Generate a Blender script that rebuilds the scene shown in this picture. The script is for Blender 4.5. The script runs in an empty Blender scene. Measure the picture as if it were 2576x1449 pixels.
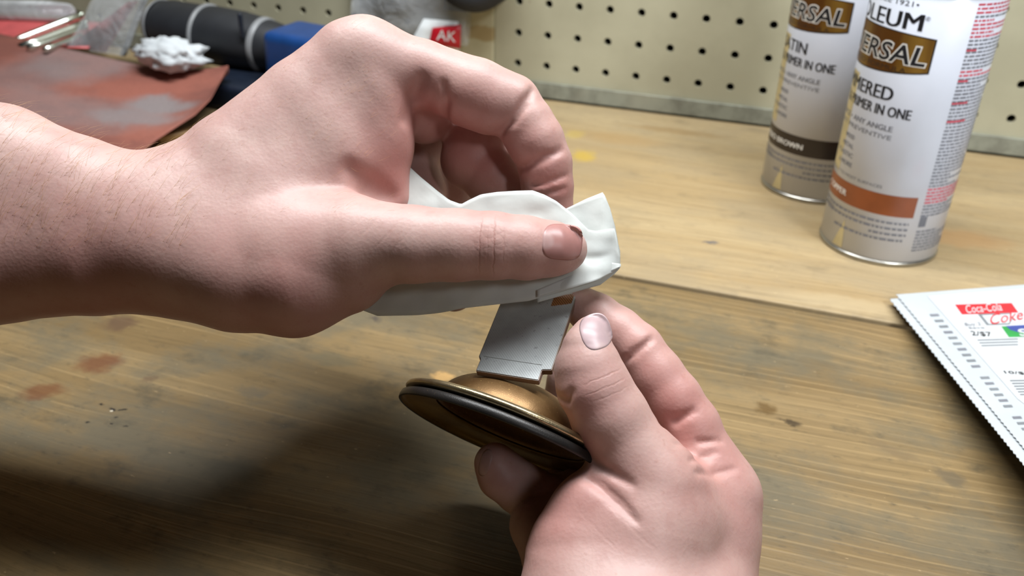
import bpy, bmesh, math, random
import numpy as np
from mathutils import Vector, Matrix, noise

random.seed(7); RNG = np.random.RandomState(11)
SC = bpy.context.scene
COL = SC.collection

# ---------------------------------------------------------------- camera (solved from the 1 inch pegboard grid; millimetres)
W, H, F = 2576.0, 1449.0, 2220.2
CAM = np.array([229.09, -708.60, 233.51])
FWD = np.array([-0.26737, 0.82613, -0.49601])
RIGHT = np.array([0.94747, 0.31915, 0.02084])
DOWN = np.array([0.17552, -0.46439, -0.86807])
MM = 0.001
cam = bpy.data.cameras.new('camera'); camo = bpy.data.objects.new('camera', cam); COL.objects.link(camo)
cam.sensor_width = 36.0; cam.lens = F / W * 36.0; cam.clip_start = 0.01; cam.clip_end = 20
M = Matrix.Identity(4)
for i in range(3):
    M[i][0] = RIGHT[i]; M[i][1] = -DOWN[i]; M[i][2] = -FWD[i]; M[i][3] = CAM[i] * MM
camo.matrix_world = M
cam.dof.use_dof = True; cam.dof.focus_distance = 0.262; cam.dof.aperture_fstop = 17.0
SC.camera = camo

# ---------------------------------------------------------------- world and lights
wd = bpy.data.worlds.new('world'); SC.world = wd; wd.use_nodes = True
bg = wd.node_tree.nodes['Background']
bg.inputs[0].default_value = (1.0, 0.86, 0.72, 1); bg.inputs[1].default_value = 0.004

def area_lamp(name, loc, size, size_y, power, color, target):
    l = bpy.data.lights.new(name, 'AREA'); l.shape = 'RECTANGLE'; l.size = size; l.size_y = size_y
    l.energy = power; l.color = color
    o = bpy.data.objects.new(name, l); COL.objects.link(o); o.location = loc
    d = Vector(target) - Vector(loc)
    z = -d.normalized(); x = Vector((1, 0, 0)); y = z.cross(x).normalized(); x = y.cross(z)
    o.matrix_world = Matrix(((x.x, y.x, z.x, loc[0]), (x.y, y.y, z.y, loc[1]), (x.z, y.z, z.z, loc[2]), (0, 0, 0, 1)))
    return o
# the fluorescent fixture that hangs over the bench
area_lamp('fluorescent_lamp', (0.15, -0.30, 0.80), 0.85, 0.16, 11.6, (0.95, 0.98, 1.0), (0.15, -0.36, 0.0))
# added spot, right behind the viewer, to brighten the cans and pegboard
sp_ = bpy.data.lights.new('can_fill_light', 'SPOT'); sp_.energy = 46.0; sp_.color = (0.94, 0.97, 1.0); sp_.spot_size = math.radians(35); sp_.spot_blend = 1.0; sp_.shadow_soft_size = 0.16
spo = bpy.data.objects.new('can_fill_light', sp_); COL.objects.link(spo); spo.location = (0.95, -1.05, 0.85)
spo.rotation_euler = (Vector((0.38, -0.17, 0.06)) - spo.location).to_track_quat('-Z', 'Y').to_euler()

vs = SC.view_settings
SC.display_settings.display_device = 'sRGB'
vs.view_transform = 'Standard'; vs.look = 'None'; vs.exposure = 0.35; vs.gamma = 1.0; vs.use_curve_mapping = False

# ---------------------------------------------------------------- geometry helpers
def ray(px, py): return FWD + (px - W / 2) / F * RIGHT + (py - H / 2) / F * DOWN
def at(px, py, s): return CAM + s * ray(px, py)
def onz(px, py, z=0.0):
    d = ray(px, py); return CAM + (z - CAM[2]) / d[2] * d
def ony(px, py, y=0.0):
    d = ray(px, py); return CAM + (y - CAM[1]) / d[1] * d
def pixel(P):
    q = np.asarray(P, float) - CAM; d = q @ FWD; return q @ RIGHT / d * F + W / 2, q @ DOWN / d * F + H / 2, d
def V(p): return Vector((p[0] * MM, p[1] * MM, p[2] * MM))

def link(name, me, mat=None, parent=None, smooth=True):
    o = bpy.data.objects.new(name, me); COL.objects.link(o)
    if mat is not None:
        me.materials.clear(); me.materials.append(mat)
    if smooth:
        for p in me.polygons: p.use_smooth = True
    if parent is not None: o.parent = parent
    return o
def tag(o, label, cat, group=None, kind=None):
    if label: o['label'] = label
    if cat: o['category'] = cat
    if group: o['group'] = group
    if kind: o['kind'] = kind
    return o
def empty(name, loc=(0, 0, 0)):
    o = bpy.data.objects.new(name, None); COL.objects.link(o); o.empty_display_size = 0.02
    return o
def mesh_np(name, verts, faces):
    me = bpy.data.meshes.new(name); me.from_pydata([tuple(v) for v in verts], [], [tuple(int(i) for i in f) for f in faces]); me.update(); return me
def bm_mesh(name, bm):
    me = bpy.data.meshes.new(name); bm.normal_update(); bm.to_mesh(me); bm.free(); return me
def box_bm(x0, x1, y0, y1, z0, z1, bev=0.0, seg=2):
    bm = bmesh.new()
    vs_ = [bm.verts.new((x * MM, y * MM, z * MM)) for x in (x0, x1) for y in (y0, y1) for z in (z0, z1)]
    for f in ((0, 1, 3, 2), (4, 6, 7, 5), (0, 4, 5, 1), (2, 3, 7, 6), (0, 2, 6, 4), (1, 5, 7, 3)):
        bm.faces.new([vs_[i] for i in f])
    bmesh.ops.recalc_face_normals(bm, faces=bm.faces)
    if bev: bmesh.ops.bevel(bm, geom=bm.edges[:], offset=bev * MM, segments=seg, affect='EDGES', profile=0.6)
    return bm
def lathe(profile, n=96, closed=False):
    """profile of (r, z) in mm turned about Z; returns verts (mm), faces"""
    vsx = []; fs = []
    m = len(profile)
    for r, z in profile:
        for k in range(n):
            a = 2 * math.pi * k / n; vsx.append((r * math.cos(a), r * math.sin(a), z))
    for i in range(m - 1 + (1 if closed else 0)):
        j = (i + 1) % m
        for k in range(n):
            k2 = (k + 1) % n
            fs.append((i * n + k, i * n + k2, j * n + k2, j * n + k))
    return np.array(vsx), fs
def frame_obj(o, origin, x, y, z):
    m = Matrix.Identity(4)
    for i in range(3):
        m[i][0] = x[i]; m[i][1] = y[i]; m[i][2] = z[i]; m[i][3] = origin[i] * MM
    o.matrix_world = m
def unit(v): v = np.asarray(v, float); return v / np.linalg.norm(v)
def tube(path, r, n=6, cap=True):
    """tube along points (mm); r scalar or list"""
    P = [np.array(p, float) for p in path]; rr = r if hasattr(r, '__len__') else [r] * len(P)
    vs_ = []; fs = []
    up = np.array([0.13, 0.21, 0.97])
    for i, p in enumerate(P):
        t = unit(P[min(i + 1, len(P) - 1)] - P[max(i - 1, 0)])
        a = unit(np.cross(t, up)); b = np.cross(t, a)
        for k in range(n):
            an = 2 * math.pi * k / n; vs_.append((p + rr[i] * (math.cos(an) * a + math.sin(an) * b)) * MM)
    for i in range(len(P) - 1):
        for k in range(n):
            k2 = (k + 1) % n; fs.append((i * n + k, i * n + k2, (i + 1) * n + k2, (i + 1) * n + k))
    if cap:
        fs.append(tuple(range(n))[::-1]); fs.append(tuple((len(P) - 1) * n + k for k in range(n)))
    return vs_, fs
def merge(parts):
    vs_ = []; fs = []
    for v, f in parts:
        o = len(vs_); vs_.extend(v); fs.extend(tuple(i + o for i in q) for q in f)
    return vs_, fs

# ---------------------------------------------------------------- material helpers
class NT:
    def __init__(self, name):
        self.m = bpy.data.materials.new(name); self.m.use_nodes = True
        self.t = self.m.node_tree; self.n = self.t.nodes; self.bsdf = self.n['Principled BSDF']; self.out = self.n['Material Output']
    def node(self, typ, **kw):
        nd = self.n.new(typ)
        for k, v in kw.items(): setattr(nd, k, v)
        return nd
    def inp(self, sock, v):
        if isinstance(v, bpy.types.NodeSocket): self.t.links.new(v, sock)
        elif v is not None:
            if hasattr(v, '__len__') and sock.type == 'RGBA' and len(v) == 3: v = (*v, 1)
            sock.default_value = v
    def math(self, op, a, b=0.0, c=None, clamp=False):
        nd = self.node('ShaderNodeMath', operation=op); nd.use_clamp = clamp
        self.inp(nd.inputs[0], a); self.inp(nd.inputs[1], b)
        if c is not None: self.inp(nd.inputs[2], c)
        return nd.outputs[0]
    def vmath(self, op, a, b=None):
        nd = self.node('ShaderNodeVectorMath', operation=op); self.inp(nd.inputs[0], a)
        if b is not None: self.inp(nd.inputs[3] if op == 'SCALE' else nd.inputs[1], b)
        return nd.outputs[1] if op in ('LENGTH', 'DISTANCE', 'DOT_PRODUCT') else nd.outputs[0]
    def mix(self, f, a, b, mode='MIX'):
        nd = self.node('ShaderNodeMix', data_type='RGBA', blend_type=mode)
        self.inp(nd.inputs[0], f); self.inp(nd.inputs[6], a); self.inp(nd.inputs[7], b); return nd.outputs[2]
    def ramp(self, f, a, b, lo=0.0, hi=1.0, smooth=True):
        nd = self.node('ShaderNodeMapRange'); nd.interpolation_type = 'SMOOTHSTEP' if smooth else 'LINEAR'
        self.inp(nd.inputs[0], f); self.inp(nd.inputs[1], a); self.inp(nd.inputs[2], b); self.inp(nd.inputs[3], lo); self.inp(nd.inputs[4], hi)
        return nd.outputs[0]
    def coord(self, kind='Object'):
        return self.node('ShaderNodeTexCoord').outputs[kind]
    def mapping(self, vec, scale=(1, 1, 1), loc=(0, 0, 0), rot=(0, 0, 0)):
        nd = self.node('ShaderNodeMapping'); self.inp(nd.inputs[0], vec)
        nd.inputs[1].default_value = loc; nd.inputs[2].default_value = rot; nd.inputs[3].default_value = scale
        return nd.outputs[0]
    def noise(self, vec, scale, detail=4, rough=0.55, dist=0.0, out=0):
        nd = self.node('ShaderNodeTexNoise'); self.inp(nd.inputs['Vector'], vec)
        nd.inputs['Scale'].default_value = scale; nd.inputs['Detail'].default_value = detail
        nd.inputs['Roughness'].default_value = rough; nd.inputs['Distortion'].default_value = dist
        return nd.outputs[out]
    def voronoi(self, vec, scale, feature='F1'):
        nd = self.node('ShaderNodeTexVoronoi', feature=feature); self.inp(nd.inputs['Vector'], vec); nd.inputs['Scale'].default_value = scale
        return nd.outputs[0]
    def bump(self, h, strength, dist):
        nd = self.node('ShaderNodeBump'); self.inp(nd.inputs['Height'], h); nd.inputs['Strength'].default_value = strength; nd.inputs['Distance'].default_value = dist
        self.t.links.new(nd.outputs[0], self.bsdf.inputs['Normal']); return nd.outputs[0]
    def set(self, **kw):
        names = dict(color='Base Color', rough='Roughness', metal='Metallic', sss='Subsurface Weight', spec='Specular IOR Level', trans='Transmission Weight',
                     coat='Coat Weight', coatr='Coat Roughness', alpha='Alpha', ior='IOR', sheen='Sheen Weight', srad='Subsurface Radius', sscale='Subsurface Scale')
        for k, v in kw.items(): self.inp(self.bsdf.inputs[names[k]], v)
        return self
def srgb(r, g, b):
    f = lambda c: (c / 255 / 12.92) if c / 255 <= 0.04045 else ((c / 255 + 0.055) / 1.055) ** 2.4
    return (f(r), f(g), f(b))
def plain(name, col, rough=0.5, metal=0.0, var=0.12, scale=60, **kw):
    m = NT(name); n = m.noise(m.coord(), scale, 5)
    c = m.mix(m.ramp(n, 0.3, 0.7, 0, 1), tuple(x * (1 - var) for x in col), tuple(min(1, x * (1 + var)) for x in col))
    m.set(color=c, rough=rough, metal=metal, **kw); return m.m

# ================================================================ SETTING
# ---- wood of the bench
def wood_mat(name, light, dark, grey, dirt, seed, stains=(), lines=0.45):
    m = NT(name); co = m.coord()
    wob = m.noise(m.mapping(co, (1.0, 2.5, 1), (seed, 0, 0)), 2.4, 2)
    wv = m.node('ShaderNodeCombineXYZ'); m.inp(wv.inputs[1], m.math('MULTIPLY', wob, 0.05))
    co2 = m.vmath('ADD', co, wv.outputs[0])
    g1 = m.noise(m.mapping(co2, (9, 210, 8), (seed, seed, 0)), 1.6, 5, 0.7)               # fine streaks
    g2 = m.noise(m.mapping(co2, (1.6, 26, 5), (seed * 2, 0, 0)), 1.5, 5, 0.6)             # bands
    sy = m.node('ShaderNodeSeparateXYZ'); m.inp(sy.inputs[0], co2)
    yy = m.math('ADD', sy.outputs[1], m.math('MULTIPLY', m.noise(m.mapping(co2, (1.5, 30, 1), (seed, 3, 0)), 1.0, 2), 0.010))
    rings = m.math('SINE', m.math('MULTIPLY', yy, 1250.0))                                 # growth lines about 5 mm apart
    lm = m.noise(m.mapping(co2, (3, 30, 1), (seed, 9, 0)), 1.4, 3)
    c = m.mix(m.ramp(g2, 0.3, 0.7), light, dark)
    c = m.mix(m.ramp(g1, 0.45, 0.72, 0, 0.45), c, tuple(x * 0.5 for x in dark))
    ring = m.math('MULTIPLY', m.ramp(rings, 0.72, 1.0), m.ramp(lm, 0.42, 0.62, 0, lines))
    c = m.mix(ring, c, tuple(min(1, x * 1.45) for x in light))
    blot = m.noise(m.mapping(co, (1, 1.5, 1), (seed * 3, 2, 0)), 13, 6, 0.65)
    c = m.mix(m.ramp(blot, 0.42, 0.64, 0, dirt), c, grey)
    blot2 = m.noise(m.mapping(co, (1, 1.5, 1), (seed * 5, 7, 0)), 32, 5, 0.65)
    c = m.mix(m.ramp(blot2, 0.54, 0.72, 0, dirt * 0.8), c, tuple(x * 0.5 for x in grey))
    fine = m.noise(m.mapping(co, (1, 2.4, 1), (seed, 5, 0)), 120, 5, 0.7)
    c = m.mix(m.ramp(fine, 0.55, 0.74, 0, 0.5 * dirt + 0.08), c, tuple(x * 0.35 for x in grey))
    spk = m.noise(m.mapping(co, (1, 2.5, 1), (seed + 3, 8, 0)), 260, 2, 0.5)
    c = m.mix(m.ramp(spk, 0.71, 0.78, 0, 0.5), c, tuple(min(1, x * 1.7 + 0.05) for x in light))
    warp = m.noise(co, 120, 3, 0.6, out=1)
    cw = m.vmath('ADD', co, m.vmath('SCALE', m.vmath('SUBTRACT', warp, (0.5, 0.5, 0.5)), 0.012))
    cws = m.vmath('ADD', co, m.vmath('SCALE', m.vmath('SUBTRACT', m.noise(co, 900, 2, 0.6, out=1), (0.5, 0.5, 0.5)), 0.0018))
    for (p, rx, ry, ang, col, amt) in stains:
        v = m.mapping(m.vmath('SUBTRACT', cw if rx > 3 else cws, (p[0] * MM, p[1] * MM, 0)), (1, 1, 0), rot=(0, 0, -ang))
        v = m.vmath('MULTIPLY', v, (1000.0 / rx, 1000.0 / ry, 0))
        d = m.vmath('LENGTH', v)
        c = m.mix(m.ramp(d, 0.35, 1.15, amt, 0.0), c, col)
    m.set(color=c, rough=m.ramp(blot, 0.4, 0.7, 0.45, 0.62), spec=0.35)
    h = m.math('ADD', m.math('MULTIPLY', g1, 0.7), m.math('MULTIPLY', ring, 0.3))
    m.bump(h, 0.3, 0.0010)
    return m.m
rust = srgb(96, 48, 22); purp = srgb(84, 62, 48); tan = srgb(196, 156, 98)
st_front = [(onz(250, 912), 12, 9, 0.5, rust, 0.7), (onz(110, 985), 11, 7, 0.5, rust, 0.62), (onz(300, 815), 11, 7, 0.2, purp, 0.7),
            (onz(375, 952), 5, 3, 0, purp, 0.5), (onz(1110, 948), 5.5, 4.5, 0, tan, 0.8), (onz(940, 800), 5, 2.5, 0, srgb(70, 62, 56), 0.8),
            (onz(1925, 1030), 5.5, 4.5, 0, srgb(86, 62, 24), 0.75), (onz(1985, 1062), 5.5, 2.5, -0.3, srgb(52, 40, 24), 0.85),
            (onz(2240, 1130), 14, 4, -0.4, srgb(110, 92, 66), 0.55), (onz(2390, 1200), 9, 5, -0.5, srgb(84, 76, 62), 0.6),
            (onz(590, 1185), 16, 9, 0, srgb(66, 62, 48), 0.5), (onz(640, 985), 10, 5, 0.2, srgb(90, 86, 76), 0.45),
            (onz(255, 1017), 1.3, 0.9, 0, srgb(24, 18, 12), 0.95), (onz(283, 1030), 2.2, 0.9, -0.3, srgb(24, 18, 12), 0.95), (onz(308, 1031), 2.4, 0.8, 0.5, srgb(24, 18, 12), 0.95), (onz(221, 1062), 1.3, 0.8, 0, srgb(24, 18, 12), 0.9), (onz(280, 1066), 1.2, 0.6, 0, srgb(30, 22, 14), 0.9), (onz(316, 1072), 1.5, 0.7, 0.4, srgb(24, 18, 12), 0.9), (onz(292, 1050), 1.2, 0.6, 0.4, srgb(24, 18, 12), 0.9), (onz(280, 1034), 0.9, 0.6, 0.2, srgb(210, 200, 180), 0.9),
            (onz(2060, 920), 11, 5, 0, srgb(100, 84, 58), 0.45), (onz(840, 905), 14, 6, 0.1, srgb(92, 88, 70), 0.5)]
st_back = [(onz(1468, 392), 10, 15, 0.2, srgb(176, 146, 48), 0.7), (onz(1448, 338), 9, 12, 0, srgb(172, 148, 66), 0.5),
           (onz(1790, 612), 5, 3, 0.2, srgb(70, 74, 84), 0.8), (onz(1560, 350), 40, 16, 0.05, srgb(150, 120, 76), 0.5),
           (onz(1700, 330), 50, 8, 0.03, srgb(132, 104, 62), 0.5), (onz(2420, 600), 36, 16, 0.1, srgb(168, 122, 72), 0.45),
           (onz(2120, 760), 40, 9, 0.05, srgb(168, 150, 118), 0.5)]
WOODF = wood_mat('aged_bench_wood', srgb(138, 116, 80), srgb(114, 93, 60), srgb(92, 87, 71), 0.72, 3.1, st_front)
WOODB = wood_mat('pale_bench_wood', srgb(164, 144, 109), srgb(152, 129, 92), srgb(134, 120, 95), 0.42, 9.7, st_back, 0.2)
WOODL = wood_mat('bench_leg_wood', srgb(150, 120, 80), srgb(120, 92, 56), srgb(90, 80, 62), 0.4, 17.0)

bench = empty('workbench'); tag(bench, 'worn brown plank workbench the hands and cans are over', 'workbench')
def plank(y0, y1, mat, parent, name='plank'):
    return link(name, bm_mesh('plank', box_bm(-900, 900, y0, y1, -38, 0, 1.0, 2)), mat, parent)
plank(-284.6, -2, WOODB, bench); plank(-571, -289.0, WOODF, bench); plank(-858, -574, WOODF, bench)
for x in (-840, 760):
    for y in (-840, -90):
        link('leg', bm_mesh('leg', box_bm(x, x + 80, y, y + 80, -900, -38.2, 3)), WOODL, bench, False)
link('apron', bm_mesh('apron', box_bm(-759, 759, -840, -802, -180, -38.2, 2)), WOODL, bench, False)

# ---- floor and wall
CONC = plain('concrete_floor', srgb(120, 116, 108), 0.85)
fl = link('floor', bm_mesh('floor', box_bm(-2500, 2500, -3000, 40, -940, -900)), CONC, None, False); fl['kind'] = 'structure'
WALLM = plain('dark_block_wall', srgb(58, 54, 48), 0.9)
wl = link('wall_back', bm_mesh('wall', box_bm(-2500, 2500, 40, 120, -900, 1500)), WALLM, None, False); wl['kind'] = 'structure'

# ---- pegboard with real holes, one inch apart
def peg_mat():
    m = NT('cream_pegboard_paint'); co = m.coord()
    n = m.noise(co, 9, 5, 0.6); n2 = m.noise(co, 160, 3, 0.6); n3 = m.noise(co, 45, 4, 0.5)
    c = m.mix(m.ramp(n, 0.35, 0.7), srgb(170, 166, 142), srgb(156, 152, 129))
    c = m.mix(m.ramp(n3, 0.66, 0.78, 0, 0.35), c, srgb(170, 152, 118))
    c = m.mix(m.ramp(n2, 0.71, 0.76, 0, 0.7), c, srgb(120, 96, 66))
    m.set(color=c, rough=0.5); m.bump(n3, 0.08, 0.001); return m.m
PEG = peg_mat()
def pegboard(i0, i1, x0, x1, rows, r=3.15, th=5.0, z0=2.0):
    bm = bmesh.new(); p = 25.4; n = 12
    def quad(a, b, c, d): bm.faces.new([bm.verts.new((q[0] * MM, q[1] * MM, q[2] * MM)) for q in (a, b, c, d)])
    zt = 28 + rows * p - p / 2
    zb = 28 - p / 2
    xa, xb = i0 * p - p / 2, i1 * p + p / 2
    for i in range(i0, i1 + 1):
        for j in range(rows):
            cx, cz = i * p, 28 + j * p
            outer = []; inner = []
            for k in range(n):
                a = 2 * math.pi * (k + 0.5) / n; c_, s_ = math.cos(a), math.sin(a)
                q = p / 2 / max(abs(c_), abs(s_)); outer.append((cx + q * c_, cz + q * s_)); inner.append((cx + r * c_, cz + r * s_))
            # corners so that the square closes
            for k in range(n):
                k2 = (k + 1) % n
                pts = [outer[k]]
                a0 = 2 * math.pi * (k + 0.5) / n
                if (k + 1) % 3 == 2 - 0 and False: pass
                o1, o2 = outer[k], outer[k2]
                mid = None
                if abs(o1[0] - o2[0]) > 1e-6 and abs(o1[1] - o2[1]) > 1e-6:
                    mid = (cx + math.copysign(p / 2, o1[0] + o2[0] - 2 * cx), cz + math.copysign(p / 2, o1[1] + o2[1] - 2 * cz))
                ring = [o1] + ([mid] if mid else []) + [o2]
                f = [bm.verts.new((q[0] * MM, 0, q[1] * MM)) for q in ring] + [bm.verts.new((inner[k2][0] * MM, 0, inner[k2][1] * MM)), bm.verts.new((inner[k][0] * MM, 0, inner[k][1] * MM))]
                bm.faces.new(f)
                quad((inner[k][0], 0, inner[k][1]), (inner[k2][0], 0, inner[k2][1]), (inner[k2][0], th, inner[k2][1]), (inner[k][0], th, inner[k][1]))
    # margins and back rim
    def fr(xa_, xb_, za, zb_):
        if xb_ - xa_ > 0.01 and zb_ - za > 0.01: quad((xa_, 0, za), (xb_, 0, za), (xb_, 0, zb_), (xa_, 0, zb_))
    fr(x0, xa, z0, zt); fr(xb, x1, z0, zt); fr(xa, xb, z0, zb)
    for (a, b) in (((x0, z0), (x1, z0)), ((x1, z0), (x1, zt)), ((x1, zt), (x0, zt)), ((x0, zt), (x0, z0))):
        quad((a[0], 0, a[1]), (a[0], th, a[1]), (b[0], th, b[1]), (b[0], 0, b[1]))
    bmesh.ops.remove_doubles(bm, verts=bm.verts, dist=1e-6)
    bmesh.ops.recalc_face_normals(bm, faces=bm.faces)
    return bm_mesh('pegboard', bm)
pg = link('pegboard', pegboard(0, 27, -20.5, 700, 16), PEG, None, False)
tag(pg, 'cream pegboard panel behind the two white spray cans', 'pegboard')
pg2 = link('pegboard', pegboard(-33, -3, -860, -63.5, 16), PEG, None, False)
tag(pg2, 'cream pegboard panel behind the power tool and packaging', 'pegboard')
def batten_mat():
    m = NT('cream_batten_paint'); co = m.coord(); n = m.noise(co, 30, 4)
    c = m.mix(m.ramp(n, 0.4, 0.7), srgb(188, 182, 152), srgb(168, 162, 132))
    p = ony(1212, 84, -4)
    cw = m.vmath('ADD', co, m.vmath('SCALE', m.vmath('SUBTRACT', m.noise(co, 90, 3, out=1), (0.5, 0.5, 0.5)), 0.008))
    d = m.vmath('LENGTH', m.vmath('MULTIPLY', m.vmath('SUBTRACT', cw, tuple(p * MM)), (1 / 0.022, 0, 1 / 0.0065)))
    c = m.mix(m.ramp(d, 0.7, 1.15, 0.75, 0), c, srgb(146, 122, 74))
    m.set(color=c, rough=0.55); return m.m
bt = link('trim_1', bm_mesh('trim', box_bm(-63, -21, -4, 5, 2, 420, 0.8)), batten_mat(), None, False); bt['kind'] = 'structure'; bt['label'] = 'cream vertical batten between the two pegboard panels'
def strip_mat():
    m = NT('grey_strip_paint'); co = m.coord(); n = m.noise(co, 60, 5, 0.65); n2 = m.noise(co, 14, 3)
    c = m.mix(m.ramp(n, 0.38, 0.68), srgb(132, 134, 120), srgb(108, 108, 96))
    c = m.mix(m.ramp(n2, 0.5, 0.75, 0, 0.6), c, srgb(150, 148, 130))
    m.set(color=c, rough=0.6); m.bump(n, 0.3, 0.001); return m.m
bs = link('baseboard_back', bm_mesh('strip', box_bm(-860, 700, -3, -0.2, 1.5, 14.5, 0.6)), strip_mat(), None, False); bs['kind'] = 'structure'; bs['label'] = 'grey painted strip along the foot of the pegboard'

# ================================================================ HANDS (implicit surface of tapered, blended limbs, meshed with surface nets)
def smin(a, b, k):
    h = np.maximum(k - np.abs(a - b), 0) / k
    return np.minimum(a, b) - h * h * k * 0.25
def smax(a, b, k): return -smin(-a, -b, k)
def seg_d(P, a, b, ra, rb):
    ba = b - a; L = float(ba @ ba) + 1e-9
    pa = P - a
    h = np.clip((pa @ ba) / L, 0, 1)
    q = pa - h[:, None] * ba
    return np.sqrt((q * q).sum(1)) - (ra + (rb - ra) * h)
class Chain:
    SCALE = 1.0
    def __init__(self, nodes, k=3.0):
        q = Chain.SCALE
        self.n = [(at(n[0], n[1], n[2] * q).astype(np.float32), float(n[3]) * q) for n in nodes]; self.k = k * q
    def d(self, P):
        n = self.n
        if len(n) == 1: n = n * 2
        d = None
        for (a, ra), (b, rb) in zip(n[:-1], n[1:]):
            x = seg_d(P, a, b, ra, rb); d = x if d is None else smin(d, x, self.k)
        return d
class Hand:
    """palm: [(chain, k)] ; fingers: [(list of chains, k_to_palm)] ; creases: [(nodes(px,py,r,inset), k)]"""
    def __init__(self, palm, fingers, kf=1.6):
        self.palm = palm; self.fingers = fingers; self.kf = kf; self.cr = []
    def base(self, P):
        d = None
        for c, k in self.palm:
            x = c.d(P); d = x if d is None else smin(d, x, k)
        out = d
        for chains, k in self.fingers:
            f = None
            for c, kc in chains:
                x = c.d(P); f = x if f is None else smin(f, x, kc)
            out = smin(out, smin(d, f, k), self.kf)
        return out
    def sdf(self, P):
        d = self.base(P)
        for c, k in self.cr: d = smax(d, -c.d(P), k)
        return d
    def snap(self, px, py, s0=205.0, s1=368.0):
        """where the camera ray through a pixel meets the skin (mm depth)"""
        s = np.arange(s0, s1, 1.0, dtype=np.float32); P = (CAM + s[:, None] * ray(px, py)).astype(np.float32)
        d = self.base(P); i = np.argmax(d < 0)
        if d[i] >= 0: return None
        if i == 0: return float(s[0])
        t = d[i - 1] / (d[i - 1] - d[i]); return float(s[i - 1] + 1.0 * t)
    def crease(self, pts, r=0.9, inset=0.3, k=1.6):
        """groove along pixels; r tapers to the ends"""
        nodes = []; m = len(pts)
        for i, (x, y) in enumerate(pts):
            s = self.snap(x, y)
            if s is None: continue
            rr = r * (0.35 if i in (0, m - 1) else 1.0)
            nodes.append((x, y, (s - rr + inset + rr * 0.6) / Chain.SCALE, rr / Chain.SCALE))
        if len(nodes) > 1: self.cr.append((Chain(nodes, 0.8), k))
    def normal(self, P, e=0.3):
        P = np.asarray(P, np.float32); g = np.zeros_like(P)
        for i in range(3):
            o = np.zeros(3, np.float32); o[i] = e; g[:, i] = self.sdf(P + o) - self.sdf(P - o)
        return g / (np.linalg.norm(g, axis=1, keepdims=True) + 1e-9)
    def mesh(self, h=0.8, clip=None):
        pts = []
        for c, _ in self.palm: pts += [(p, r) for p, r in c.n]
        for ch, _ in self.fingers:
            for c, _ in ch: pts += [(p, r) for p, r in c.n]
        lo = np.min([p - r - 3 for p, r in pts], 0); hi = np.max([p + r + 3 for p, r in pts], 0)
        B = 8
        nb = np.ceil((hi - lo) / (h * B)).astype(int); N = nb * B + 1
        # coarse pass on block centres
        ci = np.stack(np.meshgrid(*[np.arange(n) for n in nb], indexing='ij'), -1).reshape(-1, 3)
        cc = (lo + (ci + 0.5) * h * B).astype(np.float32)
        dc = self.base(cc)
        act = ci[np.abs(dc) < h * B * 0.9 + 1.2]
        val = np.full(tuple(N), 9.0, np.float32)
        big = dc.reshape(tuple(nb)); sgn = np.where(big < 0, -9.0, 9.0).astype(np.float32)
        val[:-1, :-1, :-1] = np.repeat(np.repeat(np.repeat(sgn, B, 0), B, 1), B, 2)
        off = np.stack(np.meshgrid(*[np.arange(B + 1)] * 3, indexing='ij'), -1).reshape(-1, 3)
        idx = (act[:, None, :] * B + off[None]).reshape(-1, 3)
        flat = np.unique((idx[:, 0] * N[1] + idx[:, 1]) * N[2] + idx[:, 2])
        gi = np.stack([flat // (N[1] * N[2]), (flat // N[2]) % N[1], flat % N[2]], 1)
        Pq = (lo + gi * h).astype(np.float32)
        vals = np.empty(len(Pq), np.float32)
        CH = 200000
        for a in range(0, len(Pq), CH): vals[a:a + CH] = self.sdf(Pq[a:a + CH])
        val.reshape(-1)[flat] = vals
        if clip is not None:
            o, n_ = clip
            gx, gy, gz = [((lo[i] + np.arange(N[i]) * h - o[i]) * n_[i]).astype(np.float32) for i in range(3)]
            val = np.maximum(val, gx[:, None, None] + gy[None, :, None] + gz[None, None, :])
        # surface nets
        ins = val < 0
        cs = [ins[i:N[0] - 1 + i, j:N[1] - 1 + j, k:N[2] - 1 + k] for i in (0, 1) for j in (0, 1) for k in (0, 1)]
        sm = np.zeros(cs[0].shape, np.int8)
        for c in cs: sm += c
        cell = (sm > 0) & (sm < 8)
        ic = np.argwhere(cell); vid = np.full(cell.shape, -1, np.int32); vid[cell] = np.arange(len(ic))
        acc = np.zeros((len(ic), 3)); cnt = np.zeros(len(ic))
        cor = [np.array(c) for c in ((0, 0, 0), (0, 0, 1), (0, 1, 0), (0, 1, 1), (1, 0, 0), (1, 0, 1), (1, 1, 0), (1, 1, 1))]
        for a in range(8):
            for b in range(a + 1, 8):
                if np.abs(cor[a] - cor[b]).sum() != 1: continue
                ia = ic + cor[a]; ib = ic + cor[b]
                va = val[ia[:, 0], ia[:, 1], ia[:, 2]]; vb = val[ib[:, 0], ib[:, 1], ib[:, 2]]
                x = (va < 0) != (vb < 0); t = np.where(x, va / np.where(x, va - vb, 1), 0)
                acc[x] += (cor[a] + t[:, None] * (cor[b] - cor[a]))[x]; cnt[x] += 1
        vert = lo + (ic + acc / cnt[:, None]) * h
        # one projection step onto the surface
        faces = []
        for ax in range(3):
            u, v = (ax + 1) % 3, (ax + 2) % 3
            sl0 = [slice(None)] * 3; sl1 = [slice(None)] * 3
            sl0[ax] = slice(0, -1); sl1[ax] = slice(1, None)
            ch = ins[tuple(sl0)] != ins[tuple(sl1)]
            e = np.argwhere(ch); e = e[(e[:, u] > 0) & (e[:, v] > 0) & (e[:, u] < N[u] - 1) & (e[:, v] < N[v] - 1)]
            def cid(du, dv):
                q = e.copy(); q[:, u] -= du; q[:, v] -= dv; return vid[q[:, 0], q[:, 1], q[:, 2]]
            f = np.stack([cid(1, 1), cid(0, 1), cid(0, 0), cid(1, 0)], 1)
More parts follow.
